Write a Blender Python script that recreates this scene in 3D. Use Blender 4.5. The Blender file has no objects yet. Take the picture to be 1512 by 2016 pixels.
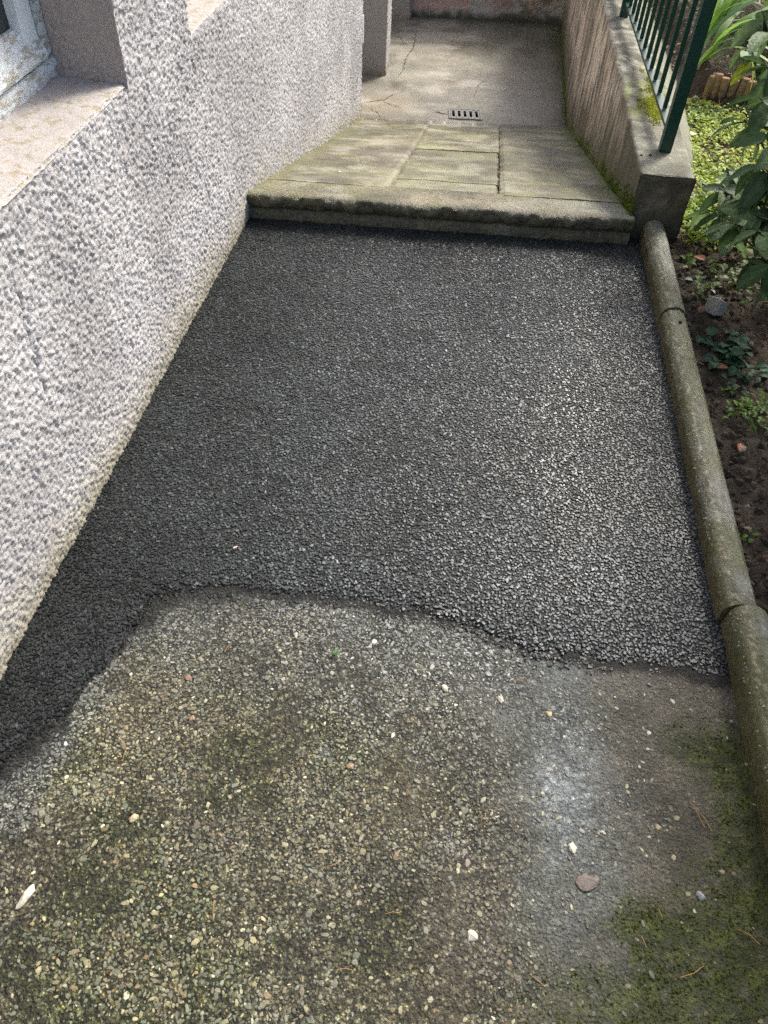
import bpy, math, random
import numpy as np
from mathutils import Matrix, Vector
random.seed(7)
RNG = np.random.default_rng(7)
SC = bpy.context.scene
COL = SC.collection

# ------------------------------------------------------------------ camera
cam_d = bpy.data.cameras.new('camera')
cam = bpy.data.objects.new('camera', cam_d)
COL.objects.link(cam)
R_ = Vector((0.99099812, 0.12869875, 0.03686936))
D_ = Vector((0.1197067, -0.72853923, -0.67446341))
F_ = R_.cross(D_)
if F_.y < 0:
    F_ = -F_
U_ = -D_
B_ = -F_
M = Matrix(((R_.x, U_.x, B_.x, 0), (R_.y, U_.y, B_.y, 0), (R_.z, U_.z, B_.z, 1.5), (0, 0, 0, 1)))
cam.matrix_world = M
cam_d.sensor_fit = 'VERTICAL'
cam_d.sensor_height = 24
cam_d.lens = 24 * 1500 / 2016
cam_d.clip_start = 0.02
cam_d.clip_end = 400
SC.camera = cam

# ------------------------------------------------------------------ light
SUN_DIR = Vector((0.64, 0.95, 1.0)).normalized()      # towards the sun
elev = math.asin(SUN_DIR.z)
world = bpy.data.worlds.new('World')
SC.world = world
world.use_nodes = True
wn = world.node_tree
wn.nodes.clear()
sky = wn.nodes.new('ShaderNodeTexSky')
sky.sky_type = 'NISHITA'
sky.sun_disc = False
sky.sun_elevation = elev
sky.sun_rotation = math.atan2(SUN_DIR.x, SUN_DIR.y)
sky.dust_density = 4.0
sky.ozone_density = 1.0
sky.air_density = 0.8
bg = wn.nodes.new('ShaderNodeBackground')
bg.inputs['Strength'].default_value = 0.15
wo = wn.nodes.new('ShaderNodeOutputWorld')
wn.links.new(sky.outputs[0], bg.inputs[0])
wn.links.new(bg.outputs[0], wo.inputs[0])
sd = bpy.data.lights.new('sun', 'SUN')
sd.energy = 2.5
sd.angle = math.radians(14)
sd.color = (1.0, 0.97, 0.88)
sun = bpy.data.objects.new('sun', sd)
sun.rotation_euler = SUN_DIR.to_track_quat('Z', 'Y').to_euler()
sun.location = (3, 5, 8)
COL.objects.link(sun)
SC.view_settings.view_transform = 'Standard'
SC.view_settings.look = 'None'
SC.view_settings.gamma = 1
SC.view_settings.exposure = 0.82
SC.view_settings.use_curve_mapping = False
SC.cycles.max_bounces = 6
SC.cycles.use_denoising = False

# ------------------------------------------------------------------ noise
TAB = RNG.random((16, 256, 256)).astype(np.float32)


def vn(x, y, s=0):
    x = np.asarray(x, dtype=np.float64); y = np.asarray(y, dtype=np.float64)
    xi = np.floor(x).astype(int); yi = np.floor(y).astype(int)
    fx = x - xi; fy = y - yi
    fx = fx * fx * (3 - 2 * fx); fy = fy * fy * (3 - 2 * fy)
    T = TAB[s % 16]
    a = T[xi & 255, yi & 255]; b = T[(xi + 1) & 255, yi & 255]
    c = T[xi & 255, (yi + 1) & 255]; d = T[(xi + 1) & 255, (yi + 1) & 255]
    return (a * (1 - fx) + b * fx) * (1 - fy) + (c * (1 - fx) + d * fx) * fy


def fbm(x, y, f, o=3, s=0):
    v = 0; a = 1; t = 0
    for i in range(o):
        v = v + a * vn(x * f + 17.3 * i, y * f + 9.1 * i, s + i); t += a
        a *= 0.5; f *= 2.03
    return v / t


def worley(x, y, s=0):
    xi = np.floor(x).astype(int); yi = np.floor(y).astype(int)
    best = np.full(np.shape(x), 9.0); val = np.zeros(np.shape(x))
    for dx in (-1, 0, 1):
        for dy in (-1, 0, 1):
            cx = (xi + dx); cy = (yi + dy)
            jx = TAB[s % 16][cx & 255, cy & 255]; jy = TAB[(s + 1) % 16][cx & 255, cy & 255]
            d = (cx + jx - x) ** 2 + (cy + jy - y) ** 2
            m = d < best
            best = np.where(m, d, best); val = np.where(m, TAB[(s + 2) % 16][cx & 255, cy & 255], val)
    return np.sqrt(best), val


def smooth(a, b, x):
    t = np.clip((x - a) / (b - a), 0, 1)
    return t * t * (3 - 2 * t)


def mixc(c, d, t):
    t = np.asarray(t)[..., None]
    return np.asarray(c) * (1 - t) + np.asarray(d) * t


# ------------------------------------------------------------------ mesh helpers
def add(o, parent=None, kind=None, label=None, cat=None, group=None):
    COL.objects.link(o)
    if parent is not None:
        o.parent = parent
    if kind: o['kind'] = kind
    if label: o['label'] = label
    if cat: o['category'] = cat
    if group: o['group'] = group
    return o


def empty(name, loc=(0, 0, 0), kind=None, label=None, cat=None, group=None):
    o = bpy.data.objects.new(name, None)
    o.location = loc
    o.empty_display_size = 0.1
    add(o, None, kind, label, cat, group)
    return o


def np_mesh(name, verts, faces, mat, cols=None, smooth_=False):
    """verts (n,3); faces (m,k) with one k"""
    verts = np.asarray(verts, dtype=np.float32).reshape(-1, 3)
    faces = np.asarray(faces, dtype=np.int32)
    m, k = faces.shape
    me = bpy.data.meshes.new(name)
    me.vertices.add(len(verts)); me.vertices.foreach_set('co', verts.ravel())
    me.loops.add(m * k); me.loops.foreach_set('vertex_index', faces.ravel())
    me.polygons.add(m)
    me.polygons.foreach_set('loop_start', np.arange(0, m * k, k, dtype=np.int32))
    try:
        me.polygons.foreach_set('loop_total', np.full(m, k, dtype=np.int32))
    except Exception:
        pass
    me.update(calc_edges=True)
    me.polygons.foreach_set('use_smooth', np.full(m, bool(smooth_)))
    if cols is not None:
        c = np.ones((len(verts), 4), dtype=np.float32)
        cc = np.asarray(cols, dtype=np.float32).reshape(len(verts), -1)
        c[:, :cc.shape[1]] = cc
        at = me.color_attributes.new('Col', 'FLOAT_COLOR', 'POINT')
        at.data.foreach_set('color', np.clip(c, 0, 1).ravel())
    if mat: me.materials.append(mat)
    me.validate()
    return me


def obj(name, me, parent=None, **kw):
    o = bpy.data.objects.new(name, me)
    add(o, parent, **kw)
    if parent is not None:
        o.matrix_parent_inverse = Matrix.Translation(-Vector(parent.location))
    return o


def grid_faces(nu, nv, mask=None, flip=False, off=0):
    i = np.arange(nu * nv).reshape(nu, nv)
    q = np.stack([i[:-1, :-1], i[1:, :-1], i[1:, 1:], i[:-1, 1:]], -1).reshape(-1, 4)
    if mask is not None:
        q = q[mask[:-1, :-1].ravel()]
    if flip: q = q[:, ::-1]
    return q + off


class Acc:
    """collects quads with colours into one mesh"""
    def __init__(s): s.v = []; s.f = []; s.c = []; s.n = 0

    def add(s, v, f, c):
        v = np.asarray(v, dtype=float).reshape(-1, 3)
        c = np.asarray(c, dtype=float)
        if c.ndim == 1: c = np.tile(c[:3], (len(v), 1))
        s.v.append(v); s.f.append(np.asarray(f) + s.n); s.c.append(c.reshape(len(v), -1)[:, :3]); s.n += len(v)

    def box(s, a, b, c=(.5, .5, .5)):
        x0, y0, z0 = a; x1, y1, z1 = b
        v = [(x0, y0, z0), (x1, y0, z0), (x1, y1, z0), (x0, y1, z0), (x0, y0, z1), (x1, y0, z1), (x1, y1, z1), (x0, y1, z1)]
        s.add(v, [(0, 3, 2, 1), (4, 5, 6, 7), (0, 1, 5, 4), (1, 2, 6, 5), (2, 3, 7, 6), (3, 0, 4, 7)], c)

    def mesh(s, name, mat, smooth_=False):
        return np_mesh(name, np.concatenate(s.v), np.concatenate(s.f), mat, np.concatenate(s.c), smooth_)


def bevel_box(name, a, b, mat, parent, bev=0.003, jit=0.0, **kw):
    """box with bevelled edges; a,b world corners"""
    import bmesh
    bm = bmesh.new()
    bmesh.ops.create_cube(bm, size=1)
    c = [(a[i] + b[i]) / 2 for i in range(3)]; d = [abs(b[i] - a[i]) for i in range(3)]
    for v in bm.verts:
        v.co = Vector((c[0] + v.co.x * d[0], c[1] + v.co.y * d[1], c[2] + v.co.z * d[2]))
    bmesh.ops.bevel(bm, geom=list(bm.edges), offset=bev, segments=2, affect='EDGES')
    if jit:
        for v in bm.verts:
            v.co += Vector((random.uniform(-jit, jit), random.uniform(-jit, jit), random.uniform(-jit, jit)))
    me = bpy.data.meshes.new(name); bm.to_mesh(me); bm.free()
    me.materials.append(mat)
    return obj(name, me, parent, **kw)


# ------------------------------------------------------------------ materials
def mat(name, col=(.5, .5, .5), rough=.6, attr=False, var=.25, vscale=60, bumps=(), spec=.5,
        metal=0., trans=0., rvar=0., rscale=6., col2=None, mixs=20, coat=0., detail=4, mix_lo=.45, mix_hi=.6, agg=None, stretch=(1, 1, 1)):
    m = bpy.data.materials.new(name); m.use_nodes = True
    nt = m.node_tree; N = nt.nodes; L = nt.links
    N.clear()
    out = N.new('ShaderNodeOutputMaterial'); p = N.new('ShaderNodeBsdfPrincipled')
    geo = N.new('ShaderNodeNewGeometry')
    if attr:
        a = N.new('ShaderNodeAttribute'); a.attribute_name = 'Col'; base = a.outputs['Color']
    else:
        a = N.new('ShaderNodeRGB'); a.outputs[0].default_value = (*col, 1); base = a.outputs[0]
    if col2 is not None:
        n2 = N.new('ShaderNodeTexNoise'); n2.inputs['Scale'].default_value = mixs; n2.inputs['Detail'].default_value = 8; n2.inputs['Roughness'].default_value = .7
        st2 = N.new('ShaderNodeVectorMath'); st2.operation = 'MULTIPLY'; st2.inputs[1].default_value = stretch
        L.new(geo.outputs['Position'], st2.inputs[0]); L.new(st2.outputs[0], n2.inputs['Vector'])
        mr = N.new('ShaderNodeMapRange'); mr.inputs[1].default_value = mix_lo; mr.inputs[2].default_value = mix_hi
        L.new(n2.outputs[0], mr.inputs[0])
        mx = N.new('ShaderNodeMix'); mx.data_type = 'RGBA'; mx.inputs['B'].default_value = (*col2, 1)
        L.new(mr.outputs[0], mx.inputs[0]); L.new(base, mx.inputs['A']); base = mx.outputs['Result']
    if var:
        n = N.new('ShaderNodeTexNoise'); n.inputs['Scale'].default_value = vscale; n.inputs['Detail'].default_value = detail
        n.inputs['Roughness'].default_value = .65
        L.new(geo.outputs['Position'], n.inputs['Vector'])
        mr = N.new('ShaderNodeMapRange'); mr.inputs[1].default_value = .25; mr.inputs[2].default_value = .75
        mr.inputs[3].default_value = 1 - var; mr.inputs[4].default_value = 1 + var
        L.new(n.outputs[0], mr.inputs[0])
        vm = N.new('ShaderNodeVectorMath'); vm.operation = 'SCALE'
        L.new(base, vm.inputs[0]); L.new(mr.outputs[0], vm.inputs['Scale']); base = vm.outputs[0]
    if agg:      # grit embedded flush in the surface, amount in the alpha of Col
        for sc, lo, hi in agg:
            t = N.new('ShaderNodeTexVoronoi'); t.inputs['Scale'].default_value = sc
            L.new(geo.outputs['Position'], t.inputs['Vector'])
            sx = N.new('ShaderNodeSeparateColor'); L.new(t.outputs['Color'], sx.inputs[0])
            pw = N.new('ShaderNodeMath'); pw.operation = 'POWER'; L.new(sx.outputs[0], pw.inputs[0]); pw.inputs[1].default_value = 3.0
            mr = N.new('ShaderNodeMapRange'); mr.inputs[3].default_value = lo; mr.inputs[4].default_value = hi
            L.new(pw.outputs[0], mr.inputs[0])
            # dark mortar between grains
            dr = N.new('ShaderNodeMapRange'); dr.inputs[1].default_value = .25; dr.inputs[2].default_value = .62
            dr.inputs[3].default_value = 1.0; dr.inputs[4].default_value = .45
            L.new(t.outputs['Distance'], dr.inputs[0])
            mu = N.new('ShaderNodeMath'); mu.operation = 'MULTIPLY'; L.new(mr.outputs[0], mu.inputs[0]); L.new(dr.outputs[0], mu.inputs[1])
            # tint of each grain
            tn = N.new('ShaderNodeMix'); tn.data_type = 'RGBA'; tn.inputs['A'].default_value = (1.06, 1.0, .86, 1); tn.inputs['B'].default_value = (.95, 1.0, 1.02, 1)
            L.new(sx.outputs[1], tn.inputs[0])
            v1 = N.new('ShaderNodeVectorMath'); v1.operation = 'MULTIPLY'; L.new(base, v1.inputs[0]); L.new(tn.outputs['Result'], v1.inputs[1])
            v2 = N.new('ShaderNodeVectorMath'); v2.operation = 'SCALE'; L.new(v1.outputs[0], v2.inputs[0]); L.new(mu.outputs[0], v2.inputs['Scale'])
            mm = N.new('ShaderNodeMix'); mm.data_type = 'RGBA'; L.new(a.outputs['Alpha'], mm.inputs[0]); L.new(base, mm.inputs['A']); L.new(v2.outputs[0], mm.inputs['B'])
            base = mm.outputs['Result']
    L.new(base, p.inputs['Base Color'])
    p.inputs['Roughness'].default_value = rough
    if rvar:
        n = N.new('ShaderNodeTexNoise'); n.inputs['Scale'].default_value = rscale; n.inputs['Detail'].default_value = 4
        L.new(geo.outputs['Position'], n.inputs['Vector'])
        mr = N.new('ShaderNodeMapRange'); mr.inputs[1].default_value = .35; mr.inputs[2].default_value = .65
        mr.inputs[3].default_value = max(.05, rough - rvar); mr.inputs[4].default_value = min(1, rough + rvar)
        L.new(n.outputs[0], mr.inputs[0]); L.new(mr.outputs[0], p.inputs['Roughness'])
    p.inputs['Specular IOR Level'].default_value = spec
    p.inputs['Metallic'].default_value = metal
    if coat:
        p.inputs['Coat Weight'].default_value = coat; p.inputs['Coat Roughness'].default_value = .25
    nrm = None
    for kind, sc, dist in bumps:
        if kind == 'v':
            t = N.new('ShaderNodeTexVoronoi'); t.inputs['Scale'].default_value = sc; o = t.outputs['Distance']
        elif kind == 'g':    # dimple rows of a bush-hammered roller
            t = N.new('ShaderNodeTexVoronoi'); t.inputs['Scale'].default_value = sc; t.inputs['Randomness'].default_value = .12
            o = t.outputs['Distance']
        else:
            t = N.new('ShaderNodeTexNoise'); t.inputs['Scale'].default_value = sc; t.inputs['Detail'].default_value = 6
            t.inputs['Roughness'].default_value = .6
            o = t.outputs[0]
        L.new(geo.outputs['Position'], t.inputs['Vector'])
        b = N.new('ShaderNodeBump'); b.inputs['Strength'].default_value = 1; b.inputs['Distance'].default_value = dist
        L.new(o, b.inputs['Height'])
        if nrm is not None: L.new(nrm, b.inputs['Normal'])
        nrm = b.outputs[0]
    if nrm is not None: L.new(nrm, p.inputs['Normal'])
    if trans:
        tr = N.new('ShaderNodeBsdfTranslucent'); ms = N.new('ShaderNodeMixShader'); ms.inputs[0].default_value = trans
        h = N.new('ShaderNodeHueSaturation'); h.inputs['Value'].default_value = 1.9; h.inputs['Hue'].default_value = .485
        L.new(base, h.inputs['Color']); L.new(h.outputs[0], tr.inputs[0])
        L.new(p.outputs[0], ms.inputs[1]); L.new(tr.outputs[0], ms.inputs[2]); L.new(ms.outputs[0], out.inputs[0])
    else:
        L.new(p.outputs[0], out.inputs[0])
    return m


M_PLASTER = mat('roughcast_plaster', attr=True, rough=.85, var=.10, vscale=90, bumps=(('n', 260, .0025),), spec=.25)
M_BITUMEN = mat('bitumen', (.017, .020, .020), rough=.45, var=.6, vscale=260, detail=6, bumps=(('v', 260, .003), ('n', 500, .002)))
M_CHIP = mat('asphalt_chips', attr=True, rough=.36, rvar=.10, rscale=4, var=.2, vscale=300, bumps=(('n', 500, .0006),), spec=.5)
M_OLD = mat('weathered_pavement', attr=True, rough=.60, rvar=.2, rscale=7, var=.45, vscale=260, detail=8, bumps=(('n', 60, .006), ('v', 150, .004), ('n', 300, .004)), spec=.45, agg=((260, .6, 2.3), (115, .65, 2.6)))
M_PEB = mat('pebbles', attr=True, rough=.5, rvar=.12, rscale=8, var=.3, vscale=240, bumps=(('n', 400, .0008),), spec=.5)
M_CONC = mat('worn_concrete', attr=True, rough=.42, rvar=.2, rscale=3.5, var=.38, vscale=110, detail=8, bumps=(('g', 85, .0022), ('n', 120, .0022)), spec=.5)
M_EDGE = mat('broken_concrete', attr=True, rough=.36, var=.5, vscale=60, bumps=(('n', 45, .012), ('n', 160, .006)), spec=.4, rvar=.15)
M_WALLC = mat('stained_render', attr=True, rough=.78, var=.24, vscale=55, bumps=(('n', 90, .004), ('n', 300, .002)), spec=.3)
M_CURB = mat('kerb_concrete', attr=True, rough=.36, rvar=.18, rscale=14, var=.5, vscale=90, bumps=(('n', 110, .003), ('n', 380, .002)), spec=.5)
M_GREEN = mat('green_paint', (.006, .045, .032), rough=.38, var=.12, vscale=30, spec=.5)
M_CAST = mat('cast_iron_grey', (.22, .22, .20), rough=.55, var=.3, vscale=80, bumps=(('n', 200, .001),), spec=.5)
M_DARK = mat('hole_shade', (.008, .008, .008), rough=.9, var=0)  # near-black colour standing for the shade inside holes and the drain pit
M_MOSS = mat('moss', attr=True, rough=.9, var=.3, vscale=200, spec=.1, trans=.15)
M_LEAF = mat('shrub_leaf', attr=True, rough=.55, var=.3, vscale=55, trans=.22, bumps=(('n', 90, .004),), spec=.3)
M_COVER = mat('ground_cover_leaf', attr=True, rough=.45, var=.25, vscale=120, trans=.45, spec=.3)
M_IRIS = mat('iris_leaf', attr=True, rough=.45, var=.12, vscale=30, trans=.35, spec=.4)
M_STEM = mat('stem_bark', (.07, .06, .035), rough=.8, var=.4, vscale=60, bumps=(('n', 120, .003),))
M_SOIL = mat('soil', attr=True, rough=.85, var=.45, vscale=70, bumps=(('n', 50, .012), ('n', 200, .006)), spec=.3)
M_LITTER = mat('leaf_litter', attr=True, rough=.7, var=.3, vscale=90, spec=.3, trans=.1)
M_WHITE = mat('peeling_paint', (.76, .82, .84), rough=.55, col2=(.50, .48, .42), mixs=60, mix_lo=.52, mix_hi=.55, stretch=(1, .3, 1), var=.2, vscale=90,
              bumps=(('n', 60, .010), ('n', 200, .004)))
M_WHITE2 = mat('window_paint', (.76, .82, .84), rough=.5, col2=(.45, .43, .38), mixs=22, mix_lo=.64, mix_hi=.68, var=.08, vscale=30,
               bumps=(('n', 40, .002),))
M_SILL = mat('sill_paint', (.43, .395, .37), rough=.75, col2=(.34, .29, .21), mixs=30, mix_lo=.54, mix_hi=.57, var=.12, vscale=50,
             bumps=(('n', 35, .004), ('n', 160, .002)))
M_WOODLOG = mat('edging_wood', (.36, .22, .11), rough=.8, var=.35, vscale=40, bumps=(('n', 90, .004),), col2=(.20, .16, .08), mixs=18)
M_LOGTOP = mat('edging_end_grain', (.42, .21, .11), rough=.8, var=.3, vscale=80)
M_GLASS = mat('window_glass', (.012, .016, .015), rough=.06, var=0, spec=.7)
M_METALBOX = mat('pale_metal', (.45, .5, .56), rough=.5, var=.08)
M_CORE = mat('masonry_core', (.45, .42, .38), rough=.9, var=.1, bumps=(('n', 60, .006),))
M_ROCK = mat('rock', (.26, .255, .24), rough=.38, var=.3, vscale=50, bumps=(('n', 60, .006), ('n', 200, .002)))
M_SNAIL = mat('snail_shell', (.25, .12, .06), rough=.3, var=.3, vscale=120)

# ------------------------------------------------------------------ chips / stones
def stones(pts, size, cols, flat=.35, tilt=.15, sides=6, elong=.35, dome=.72, rough=.18, deep=1.3):
    """many small stones; pts (n,3) centre at stone top, returns verts, tri faces, colours"""
    n = len(pts); k = sides
    ang = (np.arange(k) / k * 2 * np.pi)[None, :] + RNG.random((n, 1)) * 6.28 + (RNG.random((n, k)) - .5) * .5
    r = size[:, None] * (1 + (RNG.random((n, k)) - .5) * 2 * rough)
    el = 1 + RNG.random((n, 1)) * elong
    rot = RNG.random((n, 1)) * 6.28
    x = np.cos(ang) * r * el; y = np.sin(ang) * r / el
    X = x * np.cos(rot) - y * np.sin(rot); Y = x * np.sin(rot) + y * np.cos(rot)
    h = size * flat * (0.8 + .5 * RNG.random(n))
    ring1 = np.stack([X, Y, np.repeat(-h[:, None] * deep, k, 1) + (RNG.random((n, k)) - .5) * h[:, None] * .3], -1)
    ring2 = np.stack([X * dome, Y * dome, (RNG.random((n, k)) - .5) * h[:, None] * .35], -1)
    top = np.zeros((n, 1, 3)); top[:, 0, 2] = h * .12
    V = np.concatenate([ring1, ring2, top], 1)
    tx = (RNG.random((n, 1)) - .5) * 2 * tilt; ty = (RNG.random((n, 1)) - .5) * 2 * tilt
    V[:, :, 2] += V[:, :, 0] * tx + V[:, :, 1] * ty
    V += pts[:, None, :]
    nv = 2 * k + 1
    f = []
    for i in range(k):
        j = (i + 1) % k
        f += [(i, j, k + j), (i, k + j, k + i), (k + i, k + j, 2 * k)]
    f = np.array(f)
    Fc = (f[None] + (np.arange(n) * nv)[:, None, None]).reshape(-1, 3)
    C = np.repeat(cols[:, None, :], nv, 1).reshape(-1, 3)
    return V.reshape(-1, 3), Fc, C


def jitter_points(x0, x1, y0, y1, sp, jit=.42):
    xs = np.arange(x0, x1, sp); ys = np.arange(y0, y1, sp * .9)
    X, Y = np.meshgrid(xs, ys, indexing='ij')
    X = X + (np.arange(len(ys)) % 2)[None, :] * sp * .5
    X = X + (RNG.random(X.shape) - .5) * 2 * jit * sp; Y = Y + (RNG.random(X.shape) - .5) * 2 * jit * sp
    return X.ravel(), Y.ravel()


def xwall(y):      # face of the house plaster
    return np.interp(y, [-1, 2.0, 4.2, 5.88], [-.893, -.888, -.866, -.857])


EX = [-1.0, -.90, -.80, -.75, -.705, -.690, -.660, -.633, -.60, -.52, -.42, -.27, -.15, .03, .155, .30, .425, .56, .72, .9]
EY = [.44, .50, .56, .60, .69, .80, .91, .965, 1.01, 1.047, 1.050, 1.048, 1.052, 1.051, 1.034, .99, .975, .985, .968, .96]


def yedge(x, y):
    xw = x + (fbm(x, y, 13, 3, 12) - .5) * .075
    return np.interp(xw, EX, EY) + (fbm(x, x * 0 + 3, 22, 3, 5) - .5) * .035


def ystep(x):
    return 2.885 + (x + .88) * .055


# ------------------------------------------------------------------ old pavement (structure)
def old_z(x, y):
    return -.012 + (fbm(x, y, 3, 3, 2) - .5) * .012 + (fbm(x, y, 25, 2, 4) - .5) * .004


def old_color(x, y):
    c = mixc(np.array([.170, .160, .105]), np.array([.098, .090, .054]), smooth(.35, .65, fbm(x, y, 9, 4, 1)))
    # olive algae to the left and the foot of the picture
    g = smooth(.40, .60, fbm(x, y, 8, 4, 3)) * smooth(1.0, .55, y) * .75
    c = mixc(c, [.070, .080, .026], g)
    c = mixc(c, [.16, .135, .085], smooth(.56, .7, fbm(x, y, 8, 4, 12)) * .6)
    c = c * (.72 + .60 * fbm(x, y, 4.5, 3, 2))[..., None]
    # bitumen greyed band below the new asphalt
    gr = smooth(.40, .02, yedge(x, y) - y + (fbm(x, y, 7, 3, 6) - .5) * .30)
    c = mixc(c, [.155, .160, .150], gr * .9 * smooth(.75, .45, x))
    # dirty cement skin to the right
    br = smooth(.10, .42, x + (fbm(x, y, 5, 3, 7) - .5) * .35)
    c = mixc(c, mixc(np.array([.165, .142, .108]), np.array([.088, .076, .053]), smooth(.38, .66, fbm(x, y, 16, 4, 8))), br * .8)
    # bluish grey streak with a pale bloom in it
    cx = np.interp(y, [.2, .45, .7, .9, 1.0], [.33, .34, .335, .27, .30])
    st = np.exp(-((x - cx) / .13) ** 2) * smooth(.2, .55, y) * (.15 + .95 * fbm(x, y, 12, 4, 9))
    c = mixc(c, [.195, .212, .210], np.clip(st * 1.15, 0, .85))
    sp = vn(x * 95, y * 95, 10) * .6 + vn(x * 160, y * 160, 11) * .4
    bl = np.exp(-(((x - .345) / .060) ** 2 + ((y - .675) / .080) ** 2)) * (.25 + 1.1 * smooth(.35, .8, sp)) * 1.0
    bl = bl + .45 * np.exp(-(((x - .33) / .07) ** 2 + ((y - .80) / .09) ** 2)) * smooth(.4, .9, sp)
    bl = bl + .5 * np.exp(-(((x - .12) / .03) ** 2 + ((y - .54) / .022) ** 2)) + .4 * np.exp(-(((x + .16) / .016) ** 2 + ((y - .69) / .014) ** 2))
    c = mixc(c, [.46, .50, .52], np.clip(bl, 0, .78))
    # a trowelled smear of cement, bottom right of the middle
    sm = smooth(.55, .8, fbm(x, y, 6, 3, 4) + .35 * np.exp(-(((x - .12) / .09) ** 2 + ((y - .42) / .09) ** 2))) * .7
    c = mixc(c, [.17, .15, .115], sm)
    tar = smooth(.085, -.005, yedge(x, y) - y + (fbm(x, y, 24, 3, 3) - .5) * .08) * smooth(-.28, -.50, x)
    tar = np.maximum(tar, smooth(.015, -.002, yedge(x, y) - y + (fbm(x, y, 30, 3, 3) - .5) * .02))
    c = c * (1 - .86 * tar[..., None])
    # moss towards the kerb and in the bottom right corner
    d = .705 - x
    ms = smooth(.15, .02, d + (fbm(x, y, 18, 4, 11) - .5) * .20) * .9 * smooth(.95, .8, y)
    ms = np.maximum(ms, smooth(.50, .30, y - (x - .35) * .55 + (fbm(x, y, 10, 4, 13) - .5) * .55) * smooth(.1, .5, x) * .9)
    ms = ms * smooth(.28, .55, fbm(x, y, 50, 3, 15) + .22 * ms)
    mcol = mixc(np.array([.042, .052, .010]), np.array([.085, .105, .014]), smooth(.4, .7, fbm(x, y, 60, 3, 14)))
    c = mixc(c, mcol, ms)
    return c


def old_amount(x, y):
    a = smooth(.50, -.05, x + (fbm(x, y, 6, 4, 1) - .5) * .8)
    a = np.maximum(a, smooth(.25, .05, yedge(x, y) - y) * smooth(.4, .15, x))
    return .28 + .72 * a


x = np.arange(-.96, .731, .006); y = np.arange(-.25, 1.13, .006)
X, Y = np.meshgrid(x, y, indexing='ij')
Z = old_z(X, Y) + (fbm(X, Y, 70, 2, 3) - .5) * .005 * smooth(-.2, .4, X)
pav = obj('old_pavement', np_mesh('old_pavement', np.stack([X, Y, Z], -1), grid_faces(*X.shape), M_OLD, np.concatenate([old_color(X, Y), old_amount(X, Y)[..., None]], -1), True), kind='structure')
# the same paving carried on behind the camera
x2 = np.arange(-.96, .76, .05); y2 = np.arange(-7, -.22, .05)
X2, Y2 = np.meshgrid(x2, y2, indexing='ij')
obj('old_pavement', np_mesh('old_pavement', np.stack([X2, Y2, old_z(X2, Y2) - .004], -1), grid_faces(*X2.shape), M_OLD, old_color(X2, Y2), True), kind='structure')

# embedded aggregate
PAL = np.array([[.10, .098, .085], [.15, .145, .125], [.062, .06, .055], [.24, .20, .13], [.34, .29, .19], [.19, .12, .065],
                [.10, .11, .09], [.46, .42, .33], [.14, .10, .085], [.045, .045, .045]])
PW = np.array([.2, .16, .16, .11, .045, .05, .14, .022, .07, .1]); PW /= PW.sum()


def aggregate(sp, s0, s1, lift, dens, seed, x0=-.93, x1=.72, y0=-.05, y1=1.1, pal_w=PW):
    px, py = jitter_points(x0, x1, y0, y1, sp)
    keep = (py < yedge(px, py) + .01) & (RNG.random(len(px)) < dens(px, py))
    px, py = px[keep], py[keep]
    n = len(px)
    s = s0 + (s1 - s0) * RNG.random(n) ** 2
    ci = RNG.choice(len(PAL), n, p=pal_w)
    c = PAL[ci] * (.75 + .5 * RNG.random((n, 1)))
    c = c * np.array([.94, 1.0, .88]) * .90 * (.75 + .5 * RNG.random((n, 1))) + old_color(px, py) * .40
    gr = smooth(.42, .04, yedge(px, py) - py + (fbm(px, py, 7, 3, 6) - .5) * .30) * .85
    lum = c.mean(1)[:, None]
    c = c * (1 - gr[:, None]) + lum * np.array([.97, 1.02, .99]) * gr[:, None]
    c = c * (.72 + .60 * fbm(px, py, 4.5, 3, 2))[:, None]
    tar = smooth(.085, -.005, yedge(px, py) - py + (fbm(px, py, 24, 3, 3) - .5) * .08) * smooth(-.28, -.50, px)
    tar = np.maximum(tar, smooth(.015, -.002, yedge(px, py) - py + (fbm(px, py, 30, 3, 3) - .5) * .02))
    c = c * (1 - .86 * tar[:, None])
    c = c * (1 - .5 * (smooth(.50, .30, py - (px - .35) * .55) * smooth(.1, .5, px)))[:, None]
    pz = old_z(px, py) + lift * s + RNG.random(n) * .0012
    return stones(np.stack([px, py, pz], -1), s, c, flat=.30, tilt=.14, sides=6, elong=.5, dome=.72)


def dens_a(x, y):
    left = smooth(.55, -.1, x + (fbm(x, y, 6, 3, 1) - .5) * .7)
    near_edge = smooth(.25, .03, yedge(x, y) - y) * smooth(.35, .1, x)
    return np.clip(np.maximum(left * (.12 + .95 * smooth(.32, .58, fbm(x, y, 8, 3, 2))), near_edge), .05, 1) * smooth(.66, .5, x)


parts = [aggregate(.0085, .0020, .0052, .07, dens_a, 1),
         aggregate(.0220, .0045, .0088, .07, lambda x, y: .6 * dens_a(x, y), 2),
         aggregate(.045, .003, .0070, .15, lambda x, y: np.full(len(x), .35), 3, pal_w=np.array([.1, .1, 0, .2, .25, .08, .05, .2, .02, 0]))]
off = 0; V = []; Fs = []; Cs = []
for v, f, c in parts:
    V.append(v); Fs.append(f + off); Cs.append(c); off += len(v)
obj('aggregate', np_mesh('aggregate', np.concatenate(V), np.concatenate(Fs), M_PEB, np.concatenate(Cs)), pav, kind='stuff')

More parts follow.
